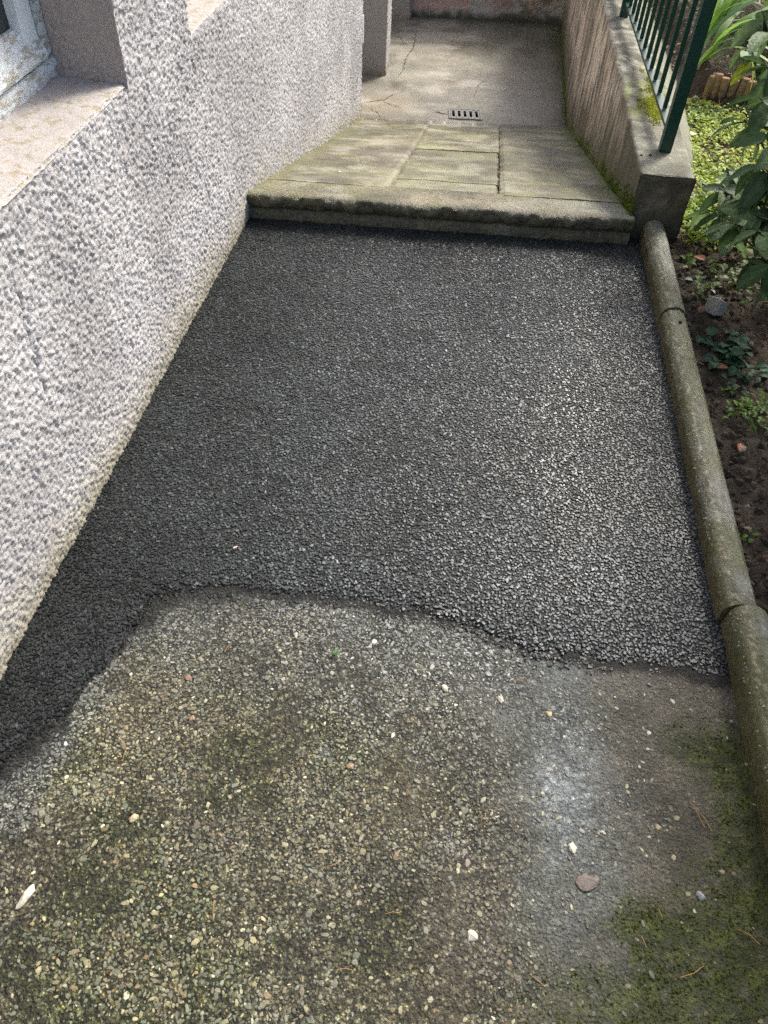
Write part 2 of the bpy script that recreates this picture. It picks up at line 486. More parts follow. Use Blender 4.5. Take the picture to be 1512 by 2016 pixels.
n = 6500
px = .05 + .66 * RNG.random(n) ** .7; py = .12 + .80 * RNG.random(n)
w_ = np.maximum(smooth(.11, .02, .705 - px + (fbm(px, py, 18, 4, 11) - .5) * .20) * smooth(.95, .8, py),
                smooth(.46, .26, py - (px - .35) * .55 + (fbm(px, py, 10, 4, 13) - .5) * .55) * smooth(.1, .5, px)) * smooth(.42, .62, fbm(px, py, 50, 3, 15) + .1)
k = RNG.random(n) < w_; px, py = px[k], py[k]; n = len(px)
c = mixc(np.array([.040, .052, .009]), np.array([.085, .100, .014]), RNG.random(n))
v, f, c = stones(np.stack([px, py, old_z(px, py) + .002], -1), .0012 + .0020 * RNG.random(n), c, flat=.6, tilt=.5, sides=5, elong=.3, dome=.45)
obj('moss', np_mesh('moss', v, f, M_MOSS, c), pav, kind='stuff')

# ------------------------------------------------------------------ new asphalt (structure)
def asp_z(x, y):
    d = y - yedge(x, y)
    return -.0125 + .0105 * smooth(-.04, .12, d) + (fbm(x, y, 2.2, 2, 5) - .5) * .006 + (fbm(x, y, 9, 2, 6) - .5) * .0022 - .0055 * np.exp(-((d - .014) / .011) ** 2) * smooth(-.62, -.5, x)


x = np.arange(-.96, .735, .009); y = np.arange(.40, 3.08, .009)
X, Y = np.meshgrid(x, y, indexing='ij')
ye = yedge(X, Y)
msk = (Y > ye - .004) & (Y < ystep(X) + .06)
Z = asp_z(X, Y) - .0018
asp = obj('asphalt', np_mesh('asphalt', np.stack([X, Y, Z], -1), grid_faces(*X.shape, mask=msk), M_BITUMEN, None, True), kind='structure')
px, py = jitter_points(-.91, .725, .42, 3.00, .0087, .40)
d = py - yedge(px, py)
fe = np.where(px < -.45, .10, .035)
keep = (d > -fe * RNG.random(len(px)) ** 3) & (py < ystep(px) + .03)
px, py, d = px[keep], py[keep], d[keep]
n = len(px)
s = .0024 + .0036 * RNG.random(n) ** 1.3
loose = smooth(.10, .0, d)
s = s * (1 + .10 * loose)
zone = fbm(px, py, 3.2, 3, 9); zone2 = fbm(px, py, 11, 3, 4)
pb = .12 + .60 * smooth(.35, .65, zone * .6 + zone2 * .4)
brt = (RNG.random(n) < pb)  # paler chips: glints off the asphalt put into the colour
v = .021 + .022 * RNG.random(n) + brt * (.020 + .058 * RNG.random(n)) + .12 * (RNG.random(n) > .985)
band = np.exp(-((d - .012 - (fbm(px, py, 14, 2, 2) - .5) * .02) / .016) ** 2)      # open, tarry edge
v = v * (1 - .85 * band)
s_edge = band
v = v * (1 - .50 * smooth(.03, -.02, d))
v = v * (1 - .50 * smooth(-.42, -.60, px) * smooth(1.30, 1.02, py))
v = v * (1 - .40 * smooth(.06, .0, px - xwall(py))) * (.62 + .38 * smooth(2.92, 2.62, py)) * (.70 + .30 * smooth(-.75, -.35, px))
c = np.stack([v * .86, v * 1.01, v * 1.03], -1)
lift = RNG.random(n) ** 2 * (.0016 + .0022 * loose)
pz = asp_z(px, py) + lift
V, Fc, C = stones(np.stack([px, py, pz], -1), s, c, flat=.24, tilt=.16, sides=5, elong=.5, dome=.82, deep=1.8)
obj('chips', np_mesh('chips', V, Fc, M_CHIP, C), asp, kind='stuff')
print('chips', n)

# ------------------------------------------------------------------ house
house = empty('house', (-1.5, 2.5, 0), label='house with pale roughcast plaster wall and windows along the left of the path', cat='house')


def rough_h(u, v):
    """roughcast relief, metres"""
    w, val = worley(u / .0098, v / .0098, 1)
    w2, val2 = worley(u / .0064 + 9, v / .0064, 4)
    a = np.clip(1 - w * 1.25, 0, 1) * (.35 + .9 * val)
    b = np.clip(1 - w2 * 1.2, 0, 1) * (.3 + .7 * val2)
    return .0084 * a + .0040 * b + .0042 * (fbm(u, v, 55, 2, 7) - .5) + .006 * (fbm(u, v, 3, 2, 9) - .5)


def plaster_color(y, z):
    zb = np.interp(y, [2.9, 5.88], [.0, -.7])
    zb = np.where(y < 2.9, 0, zb)
    c = mixc(np.array([.43, .415, .415]), np.array([.53, .515, .515]), smooth(.3, .7, fbm(y, z, 4, 3, 4)))
    h = z - zb
    s1 = smooth(.20, .02, h + (fbm(y, z, 9, 3, 5) - .5) * .16)
    c = mixc(c, [.42, .395, .325], s1 * .7)
    s2 = smooth(.07, .0, h + (fbm(y, z, 16, 3, 8) - .5) * .05)
    c = mixc(c, [.26, .23, .15], s2 * .65)
    return c


W1 = (.85, 1.975, .803, 2.02)
W2 = (2.50, 3.55, .768, 2.02)


WCRACK = [(1.295, .70), (1.272, .65), (1.274, .616), (1.262, .556), (1.262, .484), (1.246, .438), (1.250, .39)]


def zcut(y):
    return np.interp(y, [.5, 1.3, 2.0, 2.9, 5.9], [1.16, 1.16, 1.16, 1.05, .32])


def wall_panel(acc, y0, y1, z0, z1, st, holes=True, side=0, sink=0.):
    y = np.arange(y0, y1 + st * .5, st); z = np.arange(z0, z1 + st * .5, st)
    Y, Z = np.meshgrid(y, z, indexing='ij')
    rh = rough_h(Y, Z)
    X = xwall(Y) + rh - sink
    for a, b, c, d_ in (W1, W2):      # the roughcast turns in under each sill
        t_ = smooth(.016, -.002, c - .009 - Z) * ((Y > a - .01) & (Y < b + .012))
        X = X - t_ * (rh * .2 + .002)
    ck = np.zeros(Y.shape)
    for q in range(len(WCRACK) - 1):
        (ya, za), (yb, zb_) = WCRACK[q], WCRACK[q + 1]
        tt = np.clip(((Y - ya) * (yb - ya) + (Z - za) * (zb_ - za)) / ((yb - ya) ** 2 + (zb_ - za) ** 2), 0, 1)
        dd = np.hypot(Y - ya - tt * (yb - ya) + (vn(Z * 60, Z * 0, 3) - .5) * .012, Z - za - tt * (zb_ - za))
        ck = np.maximum(ck, smooth(.0038, .0012, dd))
    X = X - ck * .007
    m = np.ones(Y.shape, bool)
    if side < 0: m &= Z < zcut(Y)
    if side > 0: m &= Z > zcut(Y) - .02
    if holes:
        for a, b, c, d_ in (W1, W2):
            m &= ~((Y >= a - st * .5) & (Y < b - st * .3) & (Z >= c - .009 - st * .5) & (Z < d_))
    m &= Z > np.interp(Y, [2.9, 5.9], [-.06, -.80])
    m[Y < 2.9] &= (Z > -.06)[Y < 2.9]
    acc.add(np.stack([X, Y, Z], -1), grid_faces(*Y.shape, mask=m), mixc(plaster_color(Y, Z), [.2, .18, .17], ck * .6).reshape(-1, 3))


acc = Acc()
wall_panel(acc, .70, 2.60, -.05, 1.16, .0040, side=-1)
wall_panel(acc, 2.60, 5.88, -.80, 1.16, .0047, side=-1)
wall_panel(acc, 2.0, 5.88, .30, 1.18, .014, side=1, sink=.003)
wall_panel(acc, -3.0, .70, -.05, 4.6, .05)
wall_panel(acc, .70, 5.88, 1.15, 4.6, .03)
# reveals of the window openings
for (a, b, c_, d_) in (W1, W2):
    for yy, sg in ((b, 1), (a, -1)):
        st = .0040 if (b < 2 and sg > 0) else .012
        u = np.arange(-1.10, -.876, st); z = np.arange(c_ - .02, 1.3 if st < .01 else d_, st)
        U, Z = np.meshgrid(u, z, indexing='ij')
        Yv = yy + sg * .004 - sg * rough_h(U + 5, Z) * .75
        acc.add(np.stack([U, Yv, Z], -1), grid_faces(*U.shape, flip=(sg < 0)), mixc(np.array([.43, .37, .34]), np.array([.50, .43, .40]), fbm(U, Z, 12, 3, 3)).reshape(-1, 3))
    acc.box((-1.12, a, d_), (-.9, b, d_ + .02), (.5, .47, .45))
# far end of the house
st = .008
u = np.arange(-1.6, -.853, st); z = np.arange(-.75, 1.5, st)
U, Z = np.meshgrid(u, z, indexing='ij')
acc.add(np.stack([U, 5.876 + rough_h(U, Z) * .8, Z], -1), grid_faces(*U.shape), plaster_color(U * 0 + 5.9, Z).reshape(-1, 3))
# roughcast pier beyond the corner and the pier after it
def pier(acc, x0, x1, y0, y1, z1=2.6):
    st = .009
    zz = np.arange(-.72, z1, st)
    u = np.arange(x0, x1 + st, st); U, Z = np.meshgrid(u, zz, indexing='ij')
    f = (x1 - x0)
    cc = mixc(plaster_color(U * 0 + 5.9, Z), [.36, .32, .29], np.full(U.shape, .55))  # front face darker than the side: its shade is put into the colour
    acc.add(np.stack([U, y0 - rough_h(U, Z), Z], -1), grid_faces(*U.shape, flip=True), cc.reshape(-1, 3))
    u = np.arange(y0 - .004, y1, st); U, Z = np.meshgrid(u, zz, indexing='ij')
    acc.add(np.stack([x1 + .004 + rough_h(U, Z), U, Z], -1), grid_faces(*U.shape), plaster_color(U * 0 + 5.9, Z).reshape(-1, 3))


obj('wall', acc.mesh('wall', M_PLASTER, True), house)
acc = Acc(); pier(acc, -1.30, -.80, 6.835, 7.08)
obj('pier', acc.mesh('pier', M_PLASTER, True), house)
acc = Acc(); pier(acc, -1.30, -.765, 8.36, 8.60)
obj('pier', acc.mesh('pier', M_PLASTER, True), house)
acc = Acc()
for a, b in (((-3.2, -3, -.8), (-.93, 5.86, .74)), ((-3.2, -3, 2.03), (-.93, 5.86, 4.6)), ((-3.2, -3, .74), (-1.35, 5.86, 2.03)),
             ((-1.35, 2.03, .74), (-.93, 2.44, 2.03)), ((-1.35, 3.6, .74), (-.93, 5.86, 2.03)), ((-1.35, -3, .74), (-.93, .80, 2.03)),
             ((-3.2, 5.87, -.8), (-1.25, 8.75, 4.6)), ((-1.25, 6.86, -.8), (-.82, 7.06, 2.6)), ((-1.25, 8.38, -.8), (-.785, 8.6, 2.6))):
    acc.box(a, b)
obj('masonry', acc.mesh('masonry', M_CORE), house)
bevel_box('meter_box', (-.95, 5.885, -.215), (-.851, 5.95, -.045), M_METALBOX, house, .004)


def window(W, lvl, near):
    a, b, c_, d_ = W
    fr = bpy.data.objects.new('window', None); fr.location = (-1.06, b, c_); add(fr, house)
    fr.matrix_parent_inverse = Matrix.Translation(-Vector(house.location))
    x0 = -1.05
    # timber frame
    A = Acc()
    def strip(p0, p1, rad, n=60, wob=.002):
        pass
    # sill plank: swept nose, peeling
    yy = np.arange(a, b + .004, .006); prof = np.array([(-.060, .046), (-.030, .044), (-.006, .040), (.000, .033), (.001, .020), (-.001, .008), (-.004, .001), (-.004, -.01)])
    Yg = np.repeat(yy[:, None], len(prof), 1)
    Pg = np.repeat(prof[None], len(yy), 0)
    nz = (fbm(Yg, Pg[:, :, 1] * 6, 60, 3, 2) - .5) * .007
    Xg = x0 + Pg[:, :, 0] + nz; Zg = c_ + Pg[:, :, 1] + (fbm(Yg, Pg[:, :, 0] * 6, 70, 2, 6) - .5) * .003
    A.add(np.stack([Xg, Yg, Zg], -1), grid_faces(*Xg.shape, flip=True), (.6, .6, .6))
    obj('sill_plank', A.mesh('sill_plank', M_WHITE, False), fr)
    bevel_box('frame_stile', (x0 - .055, b - .046, c_ + .048), (x0 - .004, b + .002, d_), M_WHITE, fr, .004)
    bevel_box('frame_stile', (x0 - .055, a - .002, c_ + .048), (x0 - .004, a + .046, d_), M_WHITE, fr, .004)
    bevel_box('frame_rail', (x0 - .055, a + .048, d_ - .05), (x0 - .006, b - .048, d_), M_WHITE, fr, .004)
    mid = (a + b) / 2
    for (sa, sb) in ((a + .049, mid - .002), (mid + .002, b - .052)):
        s = bpy.data.objects.new('sash', None); s.location = (-1.06, (sa + sb) / 2, c_ + .06); add(s, fr)
        s.matrix_parent_inverse = Matrix.Translation(-Vector(fr.location))
        def p(nm, A_, B_, mt, bv=.004):
            o = bevel_box(nm, A_, B_, mt, s, bv)
        p('stile', (x0 - .050, sb - .062, c_ + .062), (x0 - .001, sb, d_ - .055), M_WHITE2)
        p('stile', (x0 - .050, sa, c_ + .062), (x0 - .001, sa + .062, d_ - .055), M_WHITE2)
        # thick weather rail, sloping and peeling
        yy = np.arange(sa, sb + .003, .006)
        prof = np.array([(-.05, .130), (-.020, .128), (-.012, .120), (.004, .084), (.010, .070), (.011, .060), (.008, .052), (-.05, .052)])
        Yg = np.repeat(yy[:, None], len(prof), 1); Pg = np.repeat(prof[None], len(yy), 0)
        Xg = x0 + Pg[:, :, 0] + (fbm(Yg, Pg[:, :, 1] * 5, 50, 3, 3) - .5) * .006
        Zg = c_ + Pg[:, :, 1] + (fbm(Yg, Pg[:, :, 0] * 5, 60, 2, 4) - .5) * .002
        A = Acc(); A.add(np.stack([Xg, Yg, Zg], -1), grid_faces(*Xg.shape, flip=True), (.6, .6, .6))
        obj('weather_rail', A.mesh('weather_rail', M_WHITE, False), s)
        A = Acc(); A.box((x0 - .034, sa + .06, c_ + .125), (x0 - .030, sb - .06, d_ - .06))
        obj('pane', A.mesh('pane', M_GLASS), s)
    # painted masonry sill
    xs = np.arange(x0 - .06, -.8795, .006); yy = np.arange(a - .01, b + .012, .006)
    Xg, Yg = np.meshgrid(xs, yy, indexing='ij')
    Zg = c_ - .004 - (Xg - x0) * .05 + (fbm(Xg, Yg, 16, 3, 8) - .5) * .005 + .003 - .006 * smooth(-.892, -.880, Xg + (fbm(Xg, Yg, 60, 2, 1) - .5) * .018)
    A = Acc(); A.add(np.stack([Xg, Yg, Zg], -1), grid_faces(*Xg.shape), (.6, .6, .6))
    obj('sill', A.mesh('sill', M_SILL, True), fr)


# (parts two levels deep: window > sash pieces are joined per sash below)
window(W1, 0, True)
window(W2, 0, False)

# ------------------------------------------------------------------ landing (structure)
GX, GY, GA = -.0985, 6.145, math.radians(6.2)       # drain centre and turn


def gl(x, y):
    dx = x - GX; dy = y - GY
    return dx * math.cos(GA) + dy * math.sin(GA), -dx * math.sin(GA) + dy * math.cos(GA)


def land_color(x, y):
    c = mixc(np.array([.34, .31, .25]), np.array([.25, .235, .19]), smooth(.35, .65, fbm(x, y, 3.5, 4, 1)))
    c = mixc(c, [.14, .125, .09], smooth(.52, .66, fbm(x, y * .8, 4.5, 4, 14)) * .55)
    c = mixc(c, [.42, .33, .22], smooth(.6, 0, np.hypot((x + .72) / .5, (y - 6.2) / .5)) * .5)
    c = mixc(c, [.48, .45, .38], smooth(.56, .75, fbm(x * .45, y, 5, 4, 3)) * .65 * smooth(.35, -.1, x))
    # right half darkened: damp, and the low wall's shadow put into the colour
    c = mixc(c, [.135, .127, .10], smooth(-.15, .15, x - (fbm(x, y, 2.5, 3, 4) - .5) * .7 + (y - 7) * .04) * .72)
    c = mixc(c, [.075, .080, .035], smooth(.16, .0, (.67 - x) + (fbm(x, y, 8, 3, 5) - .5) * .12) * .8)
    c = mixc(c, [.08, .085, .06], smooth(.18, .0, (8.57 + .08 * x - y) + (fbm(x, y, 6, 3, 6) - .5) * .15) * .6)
    return c


x = np.arange(-1.26, .76, .0125); y = np.arange(5.70, 8.76, .0135)
X, Y = np.meshgrid(x, y, indexing='ij')
Z = -.70 + (fbm(X, Y, 1.5, 2, 3) - .5) * .012 + (fbm(X, Y, 30, 2, 3) - .5) * .003
gu, gv = gl(X + .005, Y + .005)
m = ~((abs(gu) < .113) & (abs(gv) < .086))
yr = 5.877 + .134 * (X + .855)
m &= Y > yr - .05
Z = np.where(Y < yr + .01, Z - .01, Z)
landing = obj('landing_floor', np_mesh('landing_floor', np.stack([X, Y, Z], -1), grid_faces(*X.shape, mask=m), M_CONC, land_color(X, Y), True), kind='structure')


def crack(pts, w, parent):
    P = [np.array(p, float) for p in pts]
    L = []
    for a, b in zip(P[:-1], P[1:]):
        k = max(2, int(np.hypot(*(b - a)) / .018))
        for i in range(k): L.append(a + (b - a) * i / k + (RNG.random(2) - .5) * .016)
    L.append(P[-1]); L = np.array(L)
    T = np.gradient(L, axis=0); T /= np.linalg.norm(T, axis=1)[:, None]
    Nn = np.stack([-T[:, 1], T[:, 0]], -1)
    ww = w * (.3 + RNG.random(len(L))) * np.sin(np.linspace(.25, 3.0, len(L)))
    zz = -.70 + (fbm(L[:, 0], L[:, 1], 1.5, 2, 3) - .5) * .012 + (fbm(L[:, 0], L[:, 1], 30, 2, 3) - .5) * .003 + .0022
    A_ = np.column_stack([L + Nn * ww[:, None], zz]); B_2 = np.column_stack([L - Nn * ww[:, None], zz])
    V = np.stack([A_, B_2], 1)
    o = obj('crack', np_mesh('crack', V, grid_faces(len(L), 2), M_SOILCRACK), parent)


M_SOILCRACK = mat('crack_dirt', (.045, .038, .028), rough=.95, var=.3)
crack([(-.663, 8.09), (-.64, 7.6), (-.68, 7.25), (-.664, 7.0), (-.70, 6.75)], .0042, landing)
crack([(-.885, 6.19), (-.80, 6.26), (-.73, 6.30), (-.678, 6.44), (-.62, 6.45)], .0048, landing)
crack([(-.76, 6.28), (-.65, 6.19), (-.55, 6.15)], .0025, landing)
crack([(-.82, 6.1), (-.75, 6.02), (-.712, 5.93)], .0025, landing)
crack([(-.05, 6.50), (-.03, 6.75), (.02, 6.95)], .0018, landing)
crack([(-.225, 6.11), (-.33, 6.15)], .006, landing)

# drain grate
grate = empty('drain_grate', (GX, GY, -.70), label='small grey rectangular drain grate with five slots set in the lower concrete floor', cat='drain')


def gw(u, v, z):
    return (GX + u * math.cos(GA) - v * math.sin(GA), GY + u * math.sin(GA) + v * math.cos(GA), z)


A = Acc()
hx, hy, t = .124, .097, .012
for (u0, u1, v0, v1) in ((-hx, hx, -hy, -hy + t), (-hx, hx, hy - t, hy), (-hx, -hx + t, -hy + t, hy - t), (hx - t, hx, -hy + t, hy - t)):
    vs = [gw(u, v, z) for z in (-.73, -.6925) for (u, v) in ((u0, v0), (u1, v0), (u1, v1), (u0, v1))]
    A.add(vs, [(0, 3, 2, 1), (4, 5, 6, 7), (0, 1, 5, 4), (1, 2, 6, 5), (2, 3, 7, 6), (3, 0, 4, 7)], (.2, .2, .2))
obj('frame', A.mesh('frame', M_CAST), grate)
A = Acc()
iw, ih = hx - t - .0025, hy - t - .0025
cw = 2 * iw / 5
for k in range(5):
    c0 = -iw + cw * (k + .5)
    m_ = 24
    inner = []; outer = []
    rr = cw * .235; hl = ih * .72 - rr
    for i in range(m_):
        a = 2 * math.pi * i / m_ + math.pi / m_
        cu, sv = math.cos(a), math.sin(a)
        inner.append((c0 + rr * cu, (hl if sv > 0 else -hl) + rr * sv))
        sc_ = min((cw / 2) / max(abs(cu), 1e-6), ih / max(abs(sv), 1e-6))
        # rectangle point in the same direction in slot-normalised space
        pu, pv = cu * cw / 2, sv * ih
        kk = 1 / max(abs(cu), abs(sv))
        outer.append((c0 + cu * kk * cw / 2, sv * kk * ih))
    zt = -.6935; zb = -.712
    vs = [gw(u, v, zt) for u, v in outer] + [gw(u, v, zt) for u, v in inner] + [gw(u, v, zb) for u, v in inner] + [gw(u, v, zb) for u, v in outer]
    fs = []
    for i in range(m_):
        j = (i + 1) % m_
        fs += [(i, j, m_ + j, m_ + i), (m_ + i, m_ + j, 2 * m_ + j, 2 * m_ + i), (3 * m_ + i, 3 * m_ + j, j, i)]
    A.add(vs, fs, (.2, .2, .2))
obj('slotted_plate', A.mesh('slotted_plate', M_CAST), grate)
A = Acc(); vs = [gw(u, v, z) for z in (-.95, -.735) for (u, v) in ((-.12, -.093), (.12, -.093), (.12, .093), (-.12, .093))]
A.add(vs, [(0, 1, 2, 3), (0, 4, 5, 1), (1, 5, 6, 2), (2, 6, 7, 3), (3, 7, 4, 0)], (.01, .01, .01))
obj('pit', A.mesh('pit', M_DARK), grate)

# ------------------------------------------------------------------ ramp (structure)
ramp = empty('concrete_ramp', (0, 4.4, -.3), kind='structure')


def rp(x, t):
    yn = 2.925 + .055 * (x + .87); yf = 5.877 + .134 * (x + .855)
    return yn + (yf - yn) * t, .100 + (-.70 - .100) * t


def ramp_color(x, y):
    c = mixc(np.array([.27, .24, .165]), np.array([.135, .118, .080]), smooth(.38, .62, fbm(x * .95, y, 4, 4, 2)))
    c = mixc(c, [.10, .088, .055], np.exp(-(((x + .62) / .17) ** 2 + ((y - 3.75) / .45) ** 2)) * .75 * smooth(.3, .5, fbm(x, y, 6, 3, 12)))
    c = mixc(c, [.085, .075, .045], smooth(.50, .62, fbm(x, y, 5.5, 4, 14)) * .65)
    c = mixc(c, [.17, .17, .07], smooth(.52, .66, fbm(x, y, 9, 4, 15)) * .6)
    fine = fbm(x * .8, y, 40, 3, 13)
    c = c * (.72 + .56 * fine)[..., None]
    c = mixc(c, [.21, .20, .11], smooth(.5, .7, fbm(x, y, 5, 4, 5)) * .5)
    c = mixc(c, [.36, .34, .26], smooth(.58, .72, fbm(x * .8, y, 7, 4, 8)) * .6)
    c = mixc(c, [.05, .05, .028], smooth(.58, .75, fbm(x, y, 3, 3, 11)) * .45)
    c = mixc(c, [.085, .10, .022], smooth(.12, .0, .66 - x + (fbm(x, y, 12, 3, 6) - .5) * .12) * .8)
    c = mixc(c, [.16, .16, .055], smooth(.12, .0, x + .87 + (fbm(x, y, 12, 3, 7) - .5) * .1) * .6)
    return c


def slab(name, x0f, x1f, t0, t1, off, tint=(1, 1, 1), thick=.07, nu=60, nv=120):
    u = np.concatenate([[-.001, 0], np.linspace(0, 1, nu), [1, 1.001]]); v = np.concatenate([[-.001, 0], np.linspace(0, 1, nv), [1, 1.001]])
    U, Vv = np.meshgrid(u, v, indexing='ij')
    inside = (U >= 0) & (U <= 1) & (Vv >= 0) & (Vv <= 1)
    Uc = np.clip(U, 0, 1); Vc = np.clip(Vv, 0, 1)
    T = t0 + (t1 - t0) * Vc
    y0_, _ = rp(0, T)
    xa = np.interp(T, [0, 1], x0f); xb = np.interp(T, [0, 1], x1f)
    Xx = xa + (xb - xa) * Uc
    # ragged edges
    Yy, Zz = rp(Xx, T)
    rag = (fbm(Xx, Yy, 28, 3, 9) - .5) * .016
    Xx = Xx + np.where((Uc < .001) | (Uc > .999), rag, rag * .2)
    edge = np.minimum.reduce([Uc * (xb - xa), (1 - Uc) * (xb - xa)] + ([] if off == 0 else [Vc * (t1 - t0) * 3 + .013, (1 - Vc) * (t1 - t0) * 3 + .013]))
    Zz = Zz + off + (fbm(Xx, Yy, 6, 3, 4) - .5) * .008 + (fbm(Xx, Yy, 40, 2, 4) - .5) * .003 - .008 * smooth(.018, 0, edge)
    Zz = np.where(inside, Zz, Zz - thick)
    C = ramp_color(Xx, Yy) * np.array(tint)
    obj(name, np_mesh(name, np.stack([Xx, Yy, Zz], -1), grid_faces(*U.shape), M_CONC, C, True), ramp)


slab('concrete_slab', (-.895, -.885), (-.352, -.345), .0895, 1.0, .0, (1.0, 1.0, 1.02), nu=70, nv=200)
slab('concrete_slab', (.135, .172), (.69, .70), .0895, 1.0, .0, (.98, 1.0, .92), nu=70, nv=200)
slab('concrete_slab', (-.356, -.350), (.132, .142), .086, .2170, -.027, (.9, .95, .85), nu=60, nv=40)
slab('concrete_slab', (-.356, -.350), (.137, .155), .2172, .5615, -.024, (1.0, 1.05, .95), nu=60, nv=90)
slab('concrete_slab', (-.356, -.350), (.150, .168), .5617, .995, -.018, (1.4, 1.42, 1.4), nu=60, nv=90)

# front step: swept ragged profile
xs = np.arange(-.905, .665, .006)
prof = np.array([(.345, .0155, 0), (.302, .0280, 0), (.27, .0377, 0), (.23, .0485, 0), (.19, .0593, 0), (.15, .0702, 0), (.11, .0810, 0), (.07, .0918, 0), (.04, .1000, 0), (.018, .1025, 0), (.006, .0990, .3), (.000, .090, 1), (-.002, .080, 1), (.000, .068, 1), (.004, .056, 1),
                 (.012, .048, 1), (.020, .044, .6), (.023, .040, .5), (.020, .034, .5), (.014, .026, .5), (.012, .014, .5), (.012, .002, .5), (.013, -.015, .5), (.013, -.04, .3)])
Xg = np.repeat(xs[:, None], len(prof), 1)
Py = np.repeat(prof[None, :, 0], len(xs), 0); Pz = np.repeat(prof[None, :, 1], len(xs), 0); Pr = np.repeat(prof[None, :, 2], len(xs), 0)
base = ystep(Xg)
arc = np.cumsum(np.hypot(*np.gradient(prof[:, :2], axis=0).T)); Ag = np.repeat(arc[None], len(xs), 0)
Yg = base + Py + Pr * ((fbm(Xg, Ag, 22, 3, 3) - .5) * .040 + (fbm(Xg, Ag, 80, 2, 5) - .5) * .010)
Zg = Pz + (1 - Pr) * (fbm(Xg, Yg, 40, 2, 4) - .5) * .003 + Pr * (fbm(Xg, Ag, 30, 3, 7) - .5) * .012 + (fbm(Xg, Ag * 0, 7, 3, 1) - .5) * .006 * (Pz > .05)
# top runs on to the ramp
yr_, zr_ = rp(Xg, 0)
top = Pr < .05
C = ramp_color(Xg, Yg)
C = mixc(C, [.33, .33, .27], smooth(.1, .5, Xg) * smooth(.35, .65, fbm(Xg, Yg, 9, 3, 2)) * .8 * top)  # paler right part: wet sheen of the step put into the colour
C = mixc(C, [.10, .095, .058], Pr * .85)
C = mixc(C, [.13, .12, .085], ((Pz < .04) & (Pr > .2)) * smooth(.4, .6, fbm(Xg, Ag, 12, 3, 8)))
C = mixc(C, [.05, .045, .033], (((Pz < .048) & (Pz > .036) & (Pr > .2)) * .7))  # dark line: shade under the slab's overhang put into the colour
st_ = obj('step_edge', np_mesh('step_edge', np.stack([Xg, Yg, Zg], -1), grid_faces(*Xg.shape), M_EDGE, C, True), ramp)

# ------------------------------------------------------------------ parapet wall
par = empty('parapet_wall', (.76, 5.8, -.7), label='stained low concrete wall with flat mossy top beside the ramp, carrying the green railing', cat='wall')
YS = np.arange(3.055, 8.75, .0175)
rows = []
sec = []      # (s, kind) cross-section parameters
NZ = 66; NT = 20; NO = 50


def par_section(y):
    xi = np.interp(y, [3.05, 6, 8.75], [.650, .662, .692])
    xo = np.interp(y, [3.05, 3.7, 8.75], [.862, .872, .885])
    xb = np.interp(y, [3.05, 3.25, 3.9, 4.7, 8.75], [.862, .90, 1.066, 1.11, 1.13])
    zb = -.78
    P = []
    for i in range(NZ): P.append((xi, zb + (.243 - zb) * i / (NZ - 1), 0))
    for i in range(NT):
        t = (i + .5) / NT
        P.append((xi + .005 + (xo - xi - .010) * t, .25, 1))
    for i in range(NO):
        z = .243 + (zb - .243) * i / (NO - 1)
        f = min(1, (.243 - z) / .243)
        P.append((xo + (xb - xo) * f, z, 2))
    return P


G = np.array([par_section(yy) for yy in YS])
X = G[..., 0]; Z = G[..., 1]; K = G[..., 2]; Y = np.repeat(YS[:, None], X.shape[1], 1)
nz_ = (fbm(Y, Z + X, 9, 3, 2) - .5) * .012 + (fbm(Y, Z + X, 50, 2, 5) - .5) * .004
X = X + np.where(K != 1, nz_, 0); Zd = Z + np.where(K == 1, nz_ * .5, 0)
zfl = np.interp(Y, [3.05, 5.95], [.07, -.70])
h = Z - zfl
streak = .55 * fbm(Y * 1.0, Z * .22, 7, 4, 3) + .45 * fbm(Y, Z * .09, 26, 4, 5)
C0 = mixc(np.array([.74, .58, .47]), np.array([.76, .68, .60]), fbm(Y, Z, 5, 3, 1))
C0 = mixc(C0, [.15, .13, .10], smooth(.48, .62, streak) * .6)
C0 = mixc(C0, [.12, .105, .075], smooth(.52, .62, fbm(Y, Z * .12, 34, 3, 10)) * .7)
C0 = mixc(C0, [.085, .08, .05], smooth(.40, .06, h + (streak - .5) * 1.1) * .85)           # damp foot
C0 = mixc(C0, [.10, .095, .065], smooth(4.1, 3.4, Y + (fbm(Y, Z * .3, 12, 3, 4) - .5) * 1.2) * .8)
C0 = mixc(C0, [.10, .095, .07], smooth(.14, .25, Z + (fbm(Y, Z * 0, 20, 3, 4) - .5) * .12) * .5)
C0 = mixc(C0, [.10, .135, .02], smooth(.11, .01, h + (fbm(Y, Z, 12, 3, 5) - .5) * .12) * .9)
C1 = mixc(np.array([.20, .19, .15]), np.array([.10, .095, .07]), smooth(.35, .65, fbm(X, Y, 9, 4, 6)))
C1 = mixc(C1, [.42, .42, .34], smooth(.54, .66, fbm(X, Y * .8, 20, 4, 8)) * .75)
C1 = mixc(C1, [.24, .24, .185], smooth(3.6, 3.1, Y) * .5)
C1 = C1 * (.65 + .6 * fbm(X, Y, 30, 4, 12))[..., None]
C1 = mixc(C1, [.20, .22, .05], smooth(.5, .65, fbm(X, Y, 14, 3, 9)) * smooth(4.6, 4.2, Y) * smooth(3.4, 3.7, Y) * .6)
C2 = mixc(np.array([.30, .30, .22]), np.array([.2, .2, .14]), fbm(Y, Z, 9, 3, 2))
C = np.where((K == 0)[..., None], C0, np.where((K == 1)[..., None], C1, C2))
A = Acc()
A.add(np.stack([X, Y, Zd], -1), grid_faces(*X.shape, flip=True), C.reshape(-1, 3))
